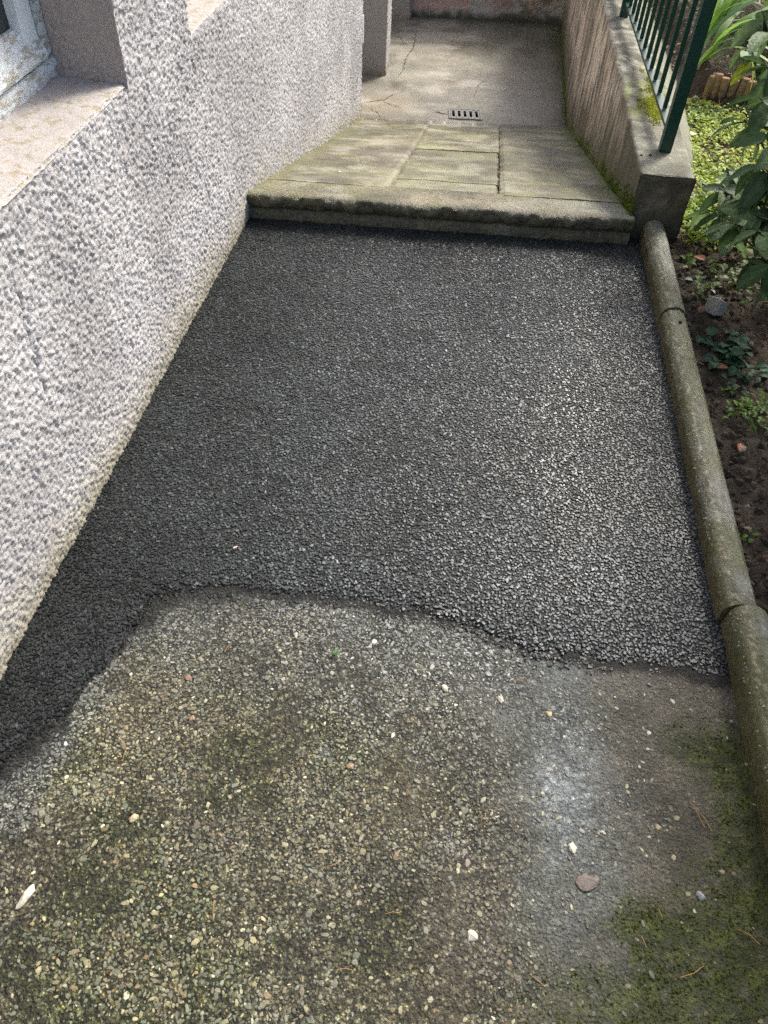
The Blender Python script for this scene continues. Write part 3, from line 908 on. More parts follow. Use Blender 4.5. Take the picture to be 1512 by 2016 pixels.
# end face towards the path
xs = np.linspace(.650, .862, 24); zs = np.linspace(-.2, .2505, 44)
Xe, Ze = np.meshgrid(xs, zs, indexing='ij')
Ye = 3.055 - (fbm(Xe, Ze, 12, 3, 3) - .5) * .006 - (fbm(Xe, Ze, 60, 2, 3) - .5) * .003
ed = np.minimum.reduce([Xe - .650, .862 - Xe, .2505 - Ze])
Ye = Ye + .006 * smooth(.012, 0, ed)
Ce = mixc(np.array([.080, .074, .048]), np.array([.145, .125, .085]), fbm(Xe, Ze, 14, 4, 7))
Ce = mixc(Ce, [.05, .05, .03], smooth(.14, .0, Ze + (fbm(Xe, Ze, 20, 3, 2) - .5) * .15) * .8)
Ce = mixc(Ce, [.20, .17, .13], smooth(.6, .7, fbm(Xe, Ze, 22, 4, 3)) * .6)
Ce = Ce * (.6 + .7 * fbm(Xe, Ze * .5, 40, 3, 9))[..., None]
A.add(np.stack([Xe, Ye, Ze], -1), grid_faces(*Xe.shape), Ce.reshape(-1, 3))
obj('wall', A.mesh('wall', M_WALLC, True), par)


def disc(name, c, r, parent, m):
    n_ = 12
    vs = [(c[0] + r * math.cos(2 * math.pi * i / n_), c[1] + r * math.sin(2 * math.pi * i / n_), z) for z in (c[2] - .01, c[2]) for i in range(n_)]
    import bmesh
    me = bpy.data.meshes.new(name)
    me.from_pydata(vs, [], [tuple(range(n_, 2 * n_))] + [(i, (i + 1) % n_, n_ + (i + 1) % n_, n_ + i) for i in range(n_)])
    me.materials.append(m)
    return obj(name, me, parent)


disc('hole_shade_disc', (.668, 3.228, .2535), .0055, par, M_DARK)  # raised dark discs in place of the shade inside two holes
disc('hole_shade_disc', (.703, 3.236, .2535), .0055, par, M_DARK)


def tufts(pts, s, cols, hgt=1.0):
    v, f, c = stones(pts, s, cols, flat=.9 * hgt, tilt=.5, sides=5, elong=.3, dome=.45)
    return v, f, c


# moss on wall top
mp = []
for cx, cy, r, k in ((.775, 3.70, .045, 900), (.785, 3.82, .05, 1100), (.76, 3.60, .03, 60), (.79, 4.0, .035, 160), (.72, 3.78, .02, 50),
                     (.80, 4.12, .03, 110), (.80, 3.50, .02, 40), (.74, 3.98, .014, 30), (.77, 4.25, .02, 26), (.81, 3.9, .03, 120), (.72, 3.86, .012, 20)):
    a = RNG.random(k) * 6.28; rr = r * np.sqrt(RNG.random(k)) * (1 + .8 * (RNG.random(k) - .5))
    mp.append(np.stack([cx + rr * np.cos(a) * .8, cy + rr * np.sin(a) * 1.5, .2535 + .005 * (1 - rr / r) * RNG.random(k)], -1))
mp = np.concatenate(mp); mp = mp[(mp[:, 0] < .855)]; n = len(mp)
mc = mixc(np.array([.24, .27, .03]), np.array([.46, .48, .07]), RNG.random(n))
v, f, c = tufts(mp, .0018 + .0026 * RNG.random(n), mc)
obj('moss', np_mesh('moss', v, f, M_MOSS, c), par, kind='stuff')
# moss along the foot of the wall
k = 8500
my = 3.02 + 4.6 * RNG.random(k) ** 1.35
xi = np.interp(my, [3.05, 6, 8.75], [.650, .662, .692])
tt = np.clip((my - 2.98) / 2.95, 0, 1)
zf = np.where(my < 6.0, .10 - .80 * tt, -.70)
hh = (RNG.random(k) ** 2.6) * .10 * (.4 + fbm(my, my * 0, 6, 3, 2)) * np.where(my > 6.1, .35, 1)
ou = (RNG.random(k) ** 3) * .05 * (.3 + fbm(my, my * 0 + 5, 7, 3, 3)) * (RNG.random(k) > .45)
mx = xi - .001 - ou; mz = np.where(ou > 0, zf + .003, zf + hh)
keep = RNG.random(k) < np.where(my > 5.6, .45, 1) * smooth(.3, .5, fbm(my, my * 0, 5, 2, 8) + .12)
mp = np.stack([mx, my, mz], -1)[keep]; n = len(mp)
mc = mixc(np.array([.045, .075, .008]), np.array([.12, .17, .015]), RNG.random(n))
v, f, c = tufts(mp, .0016 + .0024 * RNG.random(n), mc)
obj('moss', np_mesh('moss', v, f, M_MOSS, c), par, kind='stuff')

# ------------------------------------------------------------------ back wall
back = empty('end_wall', (-.1, 8.6, -.7), label='old wall with peeling pink and grey paint closing the far end of the lower floor', cat='wall')
xs = np.arange(-1.3, .82, .011); zs = np.arange(-.74, .30, .011)
X, Z = np.meshgrid(xs, zs, indexing='ij')
h = Z + .70
flake = fbm(X, Z, 8, 4, 2)
flake = flake + .16 * smooth(-.12, -.25, X) * smooth(.0, .12, h)
pk = (flake > .55).astype(float) * smooth(.04, .07, h + (fbm(X, Z, 20, 3, 3) - .5) * .04)
Y = 8.57 + .08 * X + (fbm(X, Z, 7, 3, 4) - .5) * .012 + pk * .002 - .012 * smooth(.13, .05, h + (fbm(X, h, 14, 3, 5) - .5) * .05)
C = mixc(np.array([.36, .33, .30]), np.array([.46, .44, .40]), fbm(X, Z, 12, 3, 6))
C = mixc(C, [.50, .36, .31], pk)
C = mixc(C, [.16, .11, .08], smooth(.055, .02, np.abs(flake - .55) * 2) * (pk > 0) * .7)
C = mixc(C, [.14, .14, .10], smooth(.45, .62, fbm(X, Z, 9, 4, 8)) * smooth(-.1, .4, X) * .9)
C = mixc(C, [.05, .055, .04], smooth(.10, .01, h + (fbm(X, Z, 14, 3, 9) - .5) * .10) * .9)
obj('wall', np_mesh('wall', np.stack([X, Y, Z], -1), grid_faces(*X.shape), M_WALLC, C, True), back)
A = Acc(); A.box((-1.3, 8.70, -.8), (.82, 8.86, .3), (.4, .38, .34))
A.add([(-1.3, 8.46, 0.295), (.82, 8.63, 0.295), (.82, 8.71, 0.295), (-1.3, 8.71, 0.295)], [(0, 1, 2, 3)], (.4, .38, .34))
obj('coping', A.mesh('coping', M_WALLC), back)

# ------------------------------------------------------------------ railing
rail = empty('railing', (.765, 3.294, .25), label='dark green metal railing with square bars standing on the low wall', cat='railing')


def bar(name, x, y, z0, z1, w, d, bev=.0015):
    return bevel_box(name, (x - w / 2, y - d / 2, z0), (x + w / 2, y + d / 2, z1), M_GREEN, rail, bev)


def fx(y): return .770 - (y - 3.294) * .0060


bar('post', fx(3.294) - .004, 3.294, .249, 1.28, .046, .046, .003)
for yy in (5.16, 7.05): bar('post', fx(yy) - .004, yy, .249, 1.28, .046, .046, .003)
byy = [3.52, 3.70, 3.862, 4.012, 4.156, 4.304, 4.450, 4.592, 4.742, 4.886, 5.03] + [5.29 + .146 * i for i in range(12)] + [7.18 + .146 * i for i in range(9)]
for yy in byy:
    bar('baluster', fx(yy), yy, .334, 1.22, .017, .017)
m0 = bpy.data.meshes
for z in (.318, 1.22):
    A = Acc()
    ya, yb = 3.318, 8.45
    for a, b in ((3.3175, 5.1365), (5.1835, 7.0265), (7.0735, 8.45)):
        xa, xb = fx(a), fx(b); w = .017
        vs = [(xa - w, a, z), (xa + w, a, z), (xb + w, b, z), (xb - w, b, z), (xa - w, a, z + .014), (xa + w, a, z + .014), (xb + w, b, z + .014), (xb - w, b, z + .014)]
        A.add(vs, [(0, 3, 2, 1), (4, 5, 6, 7), (0, 1, 5, 4), (1, 2, 6, 5), (2, 3, 7, 6), (3, 0, 4, 7)], (.1, .1, .1))
    obj('bottom_rail' if z < 1 else 'top_rail', A.mesh('rail', M_GREEN), rail)

# ------------------------------------------------------------------ kerbs
def kerb(y0, y1, dx, dz, r, label):
    o = empty('kerb_stone', (.756 + dx, y0, 0), label=label, cat='kerb', group='round topped concrete kerb stones edging the path')
    na = 26
    prof = [(-r, -.06), (-r, -.02)] + [(-r * math.cos(math.pi * i / na), .028 + dz + r * math.sin(math.pi * i / na) * .95) for i in range(na + 1)] + [(r, -.02), (r, -.06)]
    prof = np.array(prof)
    ys = np.arange(y0, y1 + .001, .0075); ys[-1] = y1
    e = np.minimum(ys - y0, y1 - ys)
    sh = 1 - .035 * smooth(.010, 0, e)
    Yk = np.repeat(ys[:, None], len(prof), 1); Pk = np.repeat(prof[None], len(ys), 0)
    ang = np.arctan2(Pk[..., 1] - .02, Pk[..., 0])
    nn = (fbm(Yk, ang, 10, 3, 4) - .5) * .006 + (fbm(Yk, ang * .06, 90, 2, 6) - .5) * .0030
    Xk = .756 + dx + Pk[..., 0] * sh[:, None] * (1 + nn * 8); Zk = Pk[..., 1] * sh[:, None] + nn * np.clip(np.sin(ang), 0, 1)
    c = mixc(np.array([.125, .125, .085]), np.array([.20, .205, .165]), smooth(.35, .65, fbm(Yk, ang * .1, 14, 4, 2)))
    c = mixc(c, [.10, .105, .035], smooth(.4, .6, fbm(Yk, ang * .15, 6, 4, 3)) * .75)
    side = smooth(.2, -.8, np.cos(ang)) * smooth(.060, .02, Pk[..., 1])
    c = mixc(c, mixc(np.array([.085, .072, .028]), np.array([.13, .10, .045]), fbm(Yk, ang * .1, 20, 3, 5)), side * .9)
    worn = np.exp(-((Xk - .756 - dx + .020) / .008) ** 2) * smooth(.5, .66, fbm(Yk, ang * .06, 110, 3, 7))
    c = mixc(c, [.42, .36, .24], np.clip(worn, 0, 1) * .8)
    c = mixc(c, [.055, .062, .015], smooth(1.1, .3, Yk) * smooth(.4, .6, fbm(Yk, ang * .2, 9, 3, 8)) * .7)
    A = Acc(); A.add(np.stack([Xk, Yk, Zk], -1), grid_faces(*Yk.shape, flip=True), c.reshape(-1, 3))
    for yy, fl in ((ys[0], False), (ys[-1], True)):
        i = 0 if not fl else -1
        L_ = np.stack([Xk[i], Yk[i], Zk[i]], -1); ctr = np.array([[.756 + dx, yy, .02]])
        vv = np.concatenate([L_, ctr, ctr]); ff = []
        for q in range(len(L_) - 1): ff.append((q, q + 1, len(L_), len(L_) + 1) if fl else (q + 1, q, len(L_) + 1, len(L_)))
        vv[-1] += 1e-5
        A.add(vv, ff, (.10, .09, .05))
    b = obj('kerb_body', A.mesh('kerb_body', M_CURB, True), o)
    # exposed grit on the worn shoulder
    k = int((y1 - y0) * 520)
    gy = y0 + .01 + (y1 - y0 - .02) * RNG.random(k); ga = np.pi - (.72 + .33 * RNG.standard_normal(k)); ga = np.clip(ga, .35, 2.9)
    gx = .756 + dx + r * np.cos(ga); gz = .028 + dz + r * np.sin(ga) * .95 - .0003
    gc = PAL[RNG.choice([3, 4, 5, 7, 1], k, p=[.3, .3, .12, .1, .18])] * (.7 + .4 * RNG.random((k, 1)))
    v, f, cc = stones(np.stack([gx, gy, gz], -1), 0.0014 + .0030 * RNG.random(k) ** 2, gc, flat=.5, tilt=.3, sides=5)
    obj('grit', np_mesh('grit', v, f, M_PEB, cc), o, kind='stuff')
    return o


kerb(2.412, 3.052, .0, .010, .0435, 'farthest kerb stone, running from the end of the low wall to the first joint')
k2 = kerb(1.150, 2.405, .0, .006, .0415, 'long middle kerb stone with a small round hole near its far end')
kerb(-.25, 1.142, .012, .016, .0435, 'nearest kerb stone, higher and mossy, beside the old pavement')
kerb(-1.9, -.257, .012, .012, .0435, 'kerb stone beyond the foot of the photograph, behind the camera')
disc('kerb_hole_shade', (.760, 2.325, .0760), .0060, k2, M_DARK)  # dark disc in place of the shade inside the kerb's hole

# ------------------------------------------------------------------ garden ground (structure)
def gz_(x, y):
    rise = .0 + .02 * smooth(1.0, 2.2, x)
    bed = .115 * smooth(4.62, 4.80, y + (x - 1.25) * .65) * smooth(1.13, 1.25, x)
    return -.005 + rise + bed + (fbm(x, y, 3, 3, 2) - .5) * .035 * smooth(.82, .95, x)


def soil_rough(x, y):
    w, v_ = worley(x / .035, y / .035, 2)
    return np.clip(1 - w * 1.3, 0, 1) * v_ * .016 + (fbm(x, y, 40, 3, 5) - .5) * .010


def soil_color(x, y):
    c = mixc(np.array([.085, .060, .042]), np.array([.05, .037, .026]), smooth(.35, .65, fbm(x, y, 12, 3, 3)))
    c = mixc(c, [.14, .115, .075], smooth(.5, .7, fbm(x, y, 30, 3, 4)) * .6)
    return c


x = np.arange(.772, 2.3, .011); y = np.arange(.3, 7.2, .014)
X, Y = np.meshgrid(x, y, indexing='ij')
Z = gz_(X, Y) + soil_rough(X, Y)
soil = obj('garden_soil', np_mesh('garden_soil', np.stack([X, Y, Z], -1), grid_faces(*X.shape), M_SOIL, soil_color(X, Y), True), kind='structure')
M_LAWN = mat('far_lawn', (.07, .10, .03), rough=.8, var=.4, vscale=12, bumps=(('n', 30, .02),))
A = Acc()
for (x0, x1, y0, y1) in ((2.27, 60, -60, 60), (.77, 2.27, -60, .33), (.77, 2.27, 7.15, 60), (-60, .77, 8.86, 60), (-60, .77, -60, -7), (-60, -3.2, -7, 8.86), (-3.2, -.96, -7, -3)):
    A.add([(x0, y0, -.03), (x1, y0, -.03), (x1, y1, -.03), (x0, y1, -.03)], [(0, 1, 2, 3)], (.07, .1, .03))
obj('lawn', A.mesh('lawn', M_LAWN), kind='structure')


def leaflets(pts, L, W, yaw, pitch, cols, fold=.25, bend=.2):
    """simple folded leaf, 6 verts 4 quads->2x2; returns verts,quads,cols"""
    n = len(pts)
    u = np.array([0, .5, 1.0]); w = np.array([.35, 1.0, .08])
    V = np.zeros((n, 9, 3))
    for i in range(3):
        for j, sgn in enumerate((-1, 0, 1)):
            ll = L * u[i]; ww = W * w[i] * sgn * .5
            up = -bend * L * u[i] ** 2 + abs(sgn) * fold * W * w[i] * .5
            a = ll * np.cos(pitch) - up * np.sin(pitch); z = ll * np.sin(pitch) + up * np.cos(pitch)
            V[:, i * 3 + j, 0] = a * np.cos(yaw) - ww * np.sin(yaw)
            V[:, i * 3 + j, 1] = a * np.sin(yaw) + ww * np.cos(yaw)
            V[:, i * 3 + j, 2] = z
    V += pts[:, None, :]
    f = np.array([(0, 3, 4, 1), (1, 4, 5, 2), (3, 6, 7, 4), (4, 7, 8, 5)])
    Fq = (f[None] + (np.arange(n) * 9)[:, None, None]).reshape(-1, 4)
    C = np.repeat(cols[:, None, :], 9, 1).reshape(-1, 3)
    return V.reshape(-1, 3), Fq, C


# bright ground cover between the wall and the log edging
def cover(n, x0, x1, y0, y1, dens, Lr, colA, colB, hmax, name, seed=0, mt=M_COVER, wr=.8, pit=(-.2, .7)):
    px = x0 + (x1 - x0) * RNG.random(n); py = y0 + (y1 - y0) * RNG.random(n)
    k = RNG.random(n) < dens(px, py); px, py = px[k], py[k]; n = len(px)
    hz = RNG.random(n) ** 1.5 * hmax * (.4 + fbm(px, py, 9, 2, 3))
    L = Lr[0] + (Lr[1] - Lr[0]) * RNG.random(n)
    c = mixc(np.array(colA), np.array(colB), np.clip(RNG.random(n) * .6 + .9 * (fbm(px, py, 6, 3, 5) - .3), 0, 1))
    pz = gz_(px, py) + .006 + hz
    v, f, c = leaflets(np.stack([px, py, pz], -1), L, L * wr, RNG.random(n) * 6.28, pit[0] + (pit[1] - pit[0]) * RNG.random(n), c)
    return obj(name, np_mesh(name, v, f, mt, c), kind='stuff')


def d_cover(x, y):
    front = smooth(2.95, 3.25, y + (fbm(x, y, 5, 3, 4) - .5) * .6)
    lim = smooth(4.62, 4.45, y + (x - 1.25) * .65)
    return np.clip(front * lim * (.25 + 1.1 * smooth(.3, .55, fbm(x, y, 6, 3, 6))), 0, 1)


o = cover(26000, .87, 2.5, 2.8, 4.7, d_cover, (.010, .028), (.17, .30, .016), (.50, .55, .05), .05, 'ground_cover')
o = cover(1500, .88, 1.6, 2.6, 3.6, lambda x, y: smooth(.4, .6, fbm(x, y, 9, 2, 3)), (.015, .035), (.06, .12, .02), (.16, .24, .03), .07, 'ground_cover')
# grass blades
n = 5200
px = .9 + 1.6 * RNG.random(n); py = 3.4 + 1.2 * RNG.random(n)
k = (fbm(px, py, 5, 2, 12) > .47) & (py + (px - 1.25) * .65 < 4.6); px, py = px[k], py[k]; n = len(px)
c = mixc(np.array([.14, .26, .03]), np.array([.34, .42, .09]), RNG.random(n))
L = .03 + .05 * RNG.random(n)
v, f, c = leaflets(np.stack([px, py, gz_(px, py) + .005], -1), L, np.full(n, .0035), RNG.random(n) * 6.28, .5 + .9 * RNG.random(n), c, bend=.5)
obj('grass', np_mesh('grass', v, f, M_COVER, c), kind='stuff')
# litter: dead leaf scraps over soil and raised bed
n = 9000
px = .84 + 1.7 * RNG.random(n); py = .4 + 6.6 * RNG.random(n)
w_ = np.where(py > 4.6, 1.0, np.where(py > 2.9, .35, .16)); k = RNG.random(n) < w_; px, py = px[k], py[k]; n = len(px)
c = np.array([[.28, .20, .11], [.40, .32, .18], [.16, .10, .06], [.12, .09, .06], [.34, .20, .10]])[RNG.integers(0, 5, n)] * (.7 + .5 * RNG.random((n, 1)))
c = np.where((py < 2.9)[:, None], c * .55, c)
L = .010 + .035 * RNG.random(n) ** 1.5
v, f, c = leaflets(np.stack([px, py, gz_(px, py) + .009 + .012 * RNG.random(n)], -1), L, L * (.15 + .45 * RNG.random(n)), RNG.random(n) * 6.28, (RNG.random(n) - .5) * .6, c, bend=.3)
obj('leaf_litter', np_mesh('leaf_litter', v, f, M_LITTER, c), kind='stuff')
# clods and grit in the soil by the kerb
n = 2600
px = .805 + .6 * RNG.random(n) ** 1.3; py = .4 + 2.7 * RNG.random(n)
s = .003 + .013 * RNG.random(n) ** 3
c = soil_color(px, py) * (.9 + .9 * RNG.random((n, 1))); gi = RNG.random(n) > .96; c[gi] = [.3, .26, .19]
v, f, c = stones(np.stack([px, py, gz_(px, py) + .006 + s * .5], -1), s, c, flat=.8, tilt=.4, sides=6, elong=.4, dome=.6)
obj('soil_clods', np_mesh('soil_clods', v, f, M_SOIL, c, True), kind='stuff')

# ------------------------------------------------------------------ log edging
log = empty('log_edging', (1.36, 4.62, .02), label='low edging of upright half-round wooden stakes holding the raised bed', cat='edging')
lx, ly = 1.225, 4.70
for i in range(11):
    r = .0215 * random.uniform(.9, 1.1); hgt = .125 + random.uniform(-.012, .012)
    n_ = 12; lean = random.uniform(-.012, .012); lean2 = random.uniform(-.02, .0)
    vs = []
    for z, rs in ((-.05, 1.0), (hgt * .5, 1.0), (hgt - .003, .98), (hgt, .90)):
        for q in range(n_):
            a = 2 * math.pi * q / n_
            vs.append((lx + lean * z / hgt + r * rs * math.cos(a) * 1.03, ly + lean2 * z / hgt + r * rs * math.sin(a), .012 + z + random.uniform(-.001, .001)))
    fs = []
    for b_ in range(3):
        for q in range(n_):
            fs.append((b_ * n_ + q, b_ * n_ + (q + 1) % n_, (b_ + 1) * n_ + (q + 1) % n_, (b_ + 1) * n_ + q))
    me = bpy.data.meshes.new('stake'); me.from_pydata(vs, [], fs + [tuple(range(3 * n_, 4 * n_))])
    me.materials.append(M_WOODLOG); me.materials.append(M_LOGTOP)
    me.polygons[len(fs)].material_index = 1
    for p_ in me.polygons[:len(fs)]: p_.use_smooth = True
    obj('stake', me, log)
    lx += .0445 * .86; ly -= .0445 * .50 * (.55 + .04 * i)

# ------------------------------------------------------------------ plants
def blade_mesh(name, L, W, bend, col, twist=0., n=10, base_w=.6):
    u = np.linspace(0, 1, n)
    w = W * np.where(u < .55, base_w + (1 - base_w) * u / .55, np.clip((1 - u) / .45, 0, 1) ** .6)
    V = []
    for i in range(n):
        a = bend * u[i] ** 2
        xx = L * (np.sin(a) / max(bend, 1e-3) if bend > 1e-3 else 0) * u[i]; zz = L * u[i] * math.cos(a * .8)
        t = twist * u[i]
        for sgn in (-1, 0, 1):
            V.append((xx + .06 * W * abs(sgn), sgn * w[i] / 2 * math.cos(t), zz + sgn * w[i] / 2 * math.sin(t) * .3))
    cc = np.tile(np.array(col), (len(V), 1)); uu = np.repeat(u, 3)
    cc = mixc(cc, np.array(col) * np.array([1.6, 1.35, .8]), uu ** 3 * .5)
    return np_mesh(name, V, grid_faces(n, 3), M_IRIS, cc, True)


def iris(x, y, leaves, label, yaw0=0, group='iris clumps in the raised bed'):
    o = empty('iris_plant', (x, y, float(gz_(np.array(x), np.array(y)))), label=label, cat='plant', group=group)
    for (dx, dy, L, W, yaw, lean, bend, col) in leaves:
        me = blade_mesh('leaf', L, W, bend, col)
        l = bpy.data.objects.new('leaf', me); add(l, o)
        l.location = (dx, dy, -.01)
        l.rotation_euler = (0, lean, yaw)
    return o


def rleaves(k, L0, L1, W, c0, c1, spread=.08, yawc=None, ys=3.14, lean=(.1, .6)):
    out = []
    for _ in range(k):
        t = random.random()
        c = [c0[i] * (1 - t) + c1[i] * t for i in range(3)]
        yaw = random.uniform(-ys, ys) + (yawc or 0)
        out.append((random.uniform(-spread, spread), random.uniform(-spread, spread), random.uniform(L0, L1), W * random.uniform(.7, 1.15),
                    yaw, random.uniform(*lean), random.uniform(.1, .6), c))
    return out


G0 = (.10, .21, .05); G1 = (.22, .38, .07)
iris(1.22, 5.02, [(0, 0, .62, .062, -.1, .42, .12, (.10, .21, .08)), (.03, .02, .66, .058, .0, .55, .10, (.12, .24, .09)), (.04, -.02, .60, .036, .1, .72, .18, (.14, .26, .12)),
                  (-.03, .03, .55, .045, .25, .25, .15, (.09, .19, .07)), (.02, .0, .5, .04, .5, .4, .2, (.13, .25, .06))] + rleaves(6, .35, .55, .042, G0, G1, .05, 0, 1.2),
     'iris clump with broad grey-green blades leaning right, just behind the end post of the railing')
# a low leaf turning yellow and orange at the tip
o = iris(1.13, 4.60, [(0, 0, .24, .040, .15, 1.05, .3, (.13, .26, .03))], 'single iris leaf with yellow-orange tip above the log edging', group=None)
me = o.children[0].data
ca = me.color_attributes['Col']
for i, v_ in enumerate(me.vertices):
    if v_.co.z > .6 * .24 * .75: ca.data[i].color = (.55, .20, .03, 1)
    elif v_.co.z > .6 * .24 * .5: ca.data[i].color = (.42, .38, .04, 1)
spots = [(1.55, 5.45, 12, .35, .55, 'bright strappy iris clump in the middle of the raised bed'),
         (1.85, 5.75, 13, .35, .55, 'sunlit iris clump at the top right corner of the photo'),
         (1.45, 5.95, 12, .40, .6, 'iris clump seen through the railing bars, behind the broad-bladed one'),
         (1.62, 6.35, 14, .4, .6, 'iris clump farthest back on the right side of the bed'),
         (1.30, 5.45, 10, .4, .6, 'iris clump nearest the low wall, seen between the railing bars'),
         (1.42, 6.7, 12, .4, .6, 'iris clump farthest along the railing, behind its last bars'),
         (2.1, 6.3, 12, .4, .6, 'iris clump beyond the shrub at the right edge'),
         (1.9, 5.2, 8, .25, .4, 'short iris clump behind the shrub branches')]
for x_, y_, k, a, b, lb in spots:
    iris(x_, y_, rleaves(k, a * 1.25, b * 1.25, .046, (.13, .27, .04), (.24, .42, .06), .07, 0, 1.3 if x_ < 1.56 else 3.14, (.05, .8)), lb)


def leaf_mesh(name, L, W, col, col_b=None, n=9, arch=.25, fold=.12, wav=.02, m=None):
    """broad pointed leaf with raised side halves and a pale midrib; along +x"""
    u = np.linspace(0, 1, n); w = W * np.sin(np.pi * np.clip(u, 0, 1) ** .85) ** .8; w[0] = W * .05; w[-1] = W * .01
    V = []; C = []
    for i in range(n):
        for s_ in (-1, -.5, 0, .5, 1):
            wave = wav * math.sin(i * 1.9 + s_ * 2) * abs(s_) * W
            V.append((L * u[i] * (1 - .12 * u[i] * arch), s_ * w[i] / 2, -arch * L * u[i] ** 2 + abs(s_) * fold * w[i] + wave))
            cc = np.array(col) * (1.55 if s_ == 0 else (1.12 if i % 2 else .92)); C.append(cc)
    return np_mesh(name, V, grid_faces(n, 5), m or M_LEAF, np.array(C), True)


LEAVES = []
for c in ((.05, .095, .035), (.035, .070, .026), (.075, .13, .05), (.03, .06, .024), (.10, .16, .065)):
    for (L, W) in ((.125, .052), (.140, .060), (.105, .047)):
        LEAVES.append(leaf_mesh('leaf', L, W, c, arch=random.uniform(.15, .45)))
YL = leaf_mesh('leaf', .13, .045, (.26, .32, .03))


def stem_mesh(pts, r0, r1, name='branch'):
    n_ = 7; V = []; P = [Vector(p) for p in pts]
    for i, p in enumerate(P):
        t = (P[min(i + 1, len(P) - 1)] - P[max(i - 1, 0)]).normalized()
        a = t.orthogonal().normalized(); b = t.cross(a); r = r0 + (r1 - r0) * i / (len(P) - 1)
        for q in range(n_):
            V.append(p + (a * math.cos(2 * math.pi * q / n_) + b * math.sin(2 * math.pi * q / n_)) * r)
    fs = [(i * n_ + q, i * n_ + (q + 1) % n_, (i + 1) * n_ + (q + 1) % n_, (i + 1) * n_ + q) for i in range(len(P) - 1) for q in range(n_)]
    me = bpy.data.meshes.new(name); me.from_pydata([tuple(v) for v in V], [], fs); me.materials.append(M_STEM)
    for p in me.polygons: p.use_smooth = True
    return me


SB = Vector((1.24, 2.62, 0.0))
shrub = empty('shrub', SB, label='dark green broad-leaved shrub hanging over the kerb at the right edge', cat='shrub')
# whorl tips (world positions)
tips = [(.93, 3.207, .775), (.97, 3.381, .62), (1.0, 3.21, .622), (.95, 2.966, .58), (.93, 2.974, .501), (.97, 2.821, .52), (.95, 2.747, .448),
        (.93, 2.978, .255), (.97, 2.827, .299), (1.0, 2.672, .347), (.95, 3.093, .12), (.93, 2.703, .252), (.97, 2.558, .301), (1.0, 2.997, .09), (.95, 2.513, .222),
        (.95, 2.30, .318), (1.0, 2.289, .256), (1.0, 3.2, .244), (.95, 2.619, .332), (.97, 2.716, .445),
        (1.10, 3.0, .70), (1.12, 2.85, .82), (1.16, 3.15, .78), (1.10, 2.55, .80), (1.14, 2.70, .95), (1.20, 3.05, .92), (1.22, 2.8, 1.05), (1.12, 2.35, .70),
        (1.3, 2.6, 1.05), (1.3, 3.1, 1.05), (1.08, 2.6, .60), (1.12, 2.45, .45)]
random.seed(21)
nl = 0
for ti, tp in enumerate(tips):
    tp = Vector(tp); mid = (SB + tp) / 2 + Vector((random.uniform(-.02, .05), random.uniform(-.04, .04), .10 + .12 * tp.z))
    pts = []
    for i in range(7):
        t = i / 6
        pts.append((SB + Vector((random.uniform(-.0, .0), 0, 0))) * (1 - t) ** 2 + mid * 2 * t * (1 - t) + tp * t * t)
    obj('branch', stem_mesh(pts, .008, .0022), shrub)
    k = 9
    for j in range(k):
        me = YL if (random.random() < .025) else random.choice(LEAVES)
        l = bpy.data.objects.new('leaf', me); add(l, shrub)
        l.matrix_parent_inverse = Matrix.Translation(-Vector(shrub.location))
        back_ = random.random() * .09
        base = Vector(pts[-1]) + (Vector(pts[-2]) - Vector(pts[-1])).normalized() * back_
        l.location = base
        yaw = j * 2.4 + random.uniform(-.4, .4)
        l.rotation_euler = (random.uniform(-.7, .7), random.choice((random.uniform(-.3, .5), random.uniform(.4, 1.2))), yaw)
        s_ = random.uniform(.75, 1.1); l.scale = (s_, s_, s_)
        nl += 1
# dense unseen body of the same shrub, added at the right to shade the path
n = 3200
th = RNG.random(n) * 6.28; ph = np.arccos(1 - 2 * RNG.random(n)); rr = RNG.random(n) ** .4
px = 1.95 + .62 * rr * np.cos(th) * np.sin(ph); py = 2.1 + 1.0 * rr * np.sin(th) * np.sin(ph); pz = 1.15 + .75 * rr * np.cos(ph)
c = mixc(np.array([.03, .06, .02]), np.array([.06, .11, .03]), RNG.random(n))
v, f, c = leaflets(np.stack([px, py, pz], -1), .10 + .05 * RNG.random(n), np.full(n, .042), RNG.random(n) * 6.28, (RNG.random(n) - .7) * 1.2, c, bend=.3)
obj('foliage', np_mesh('foliage', v, f, M_LEAF, c), shrub, kind='stuff')
obj('branch', stem_mesh([SB, SB + Vector((.3, -.2, .5)), SB + Vector((.65, -.45, 1.1))], .02, .008), shrub)

# low dark rosette plants by the kerb
def rosette(x, y, k, L, W, cols, label, lift=.03, pit=(-.1, .7), cat='plant', name='leafy_plant', arch=.35, rr=.05, m=None):
    z0 = float(gz_(np.array(x), np.array(y)))
    o = empty(name, (x, y, z0), label=label, cat=cat)
    for i in range(k):
        c = random.choice(cols)
        me = leaf_mesh('leaf', L * random.uniform(.75, 1.2), W * random.uniform(.85, 1.15), c, n=6, arch=arch, fold=.18, m=m)
        l = bpy.data.objects.new('leaf', me); add(l, o)
        a = random.uniform(0, 6.28); d_ = rr * random.random() ** .6
        l.location = (d_ * math.cos(a), d_ * math.sin(a), lift * random.uniform(.3, 1.2))
        l.rotation_euler = (random.uniform(-.3, .3), -random.uniform(*pit), a + random.uniform(-1.0, 1.0))
    return o


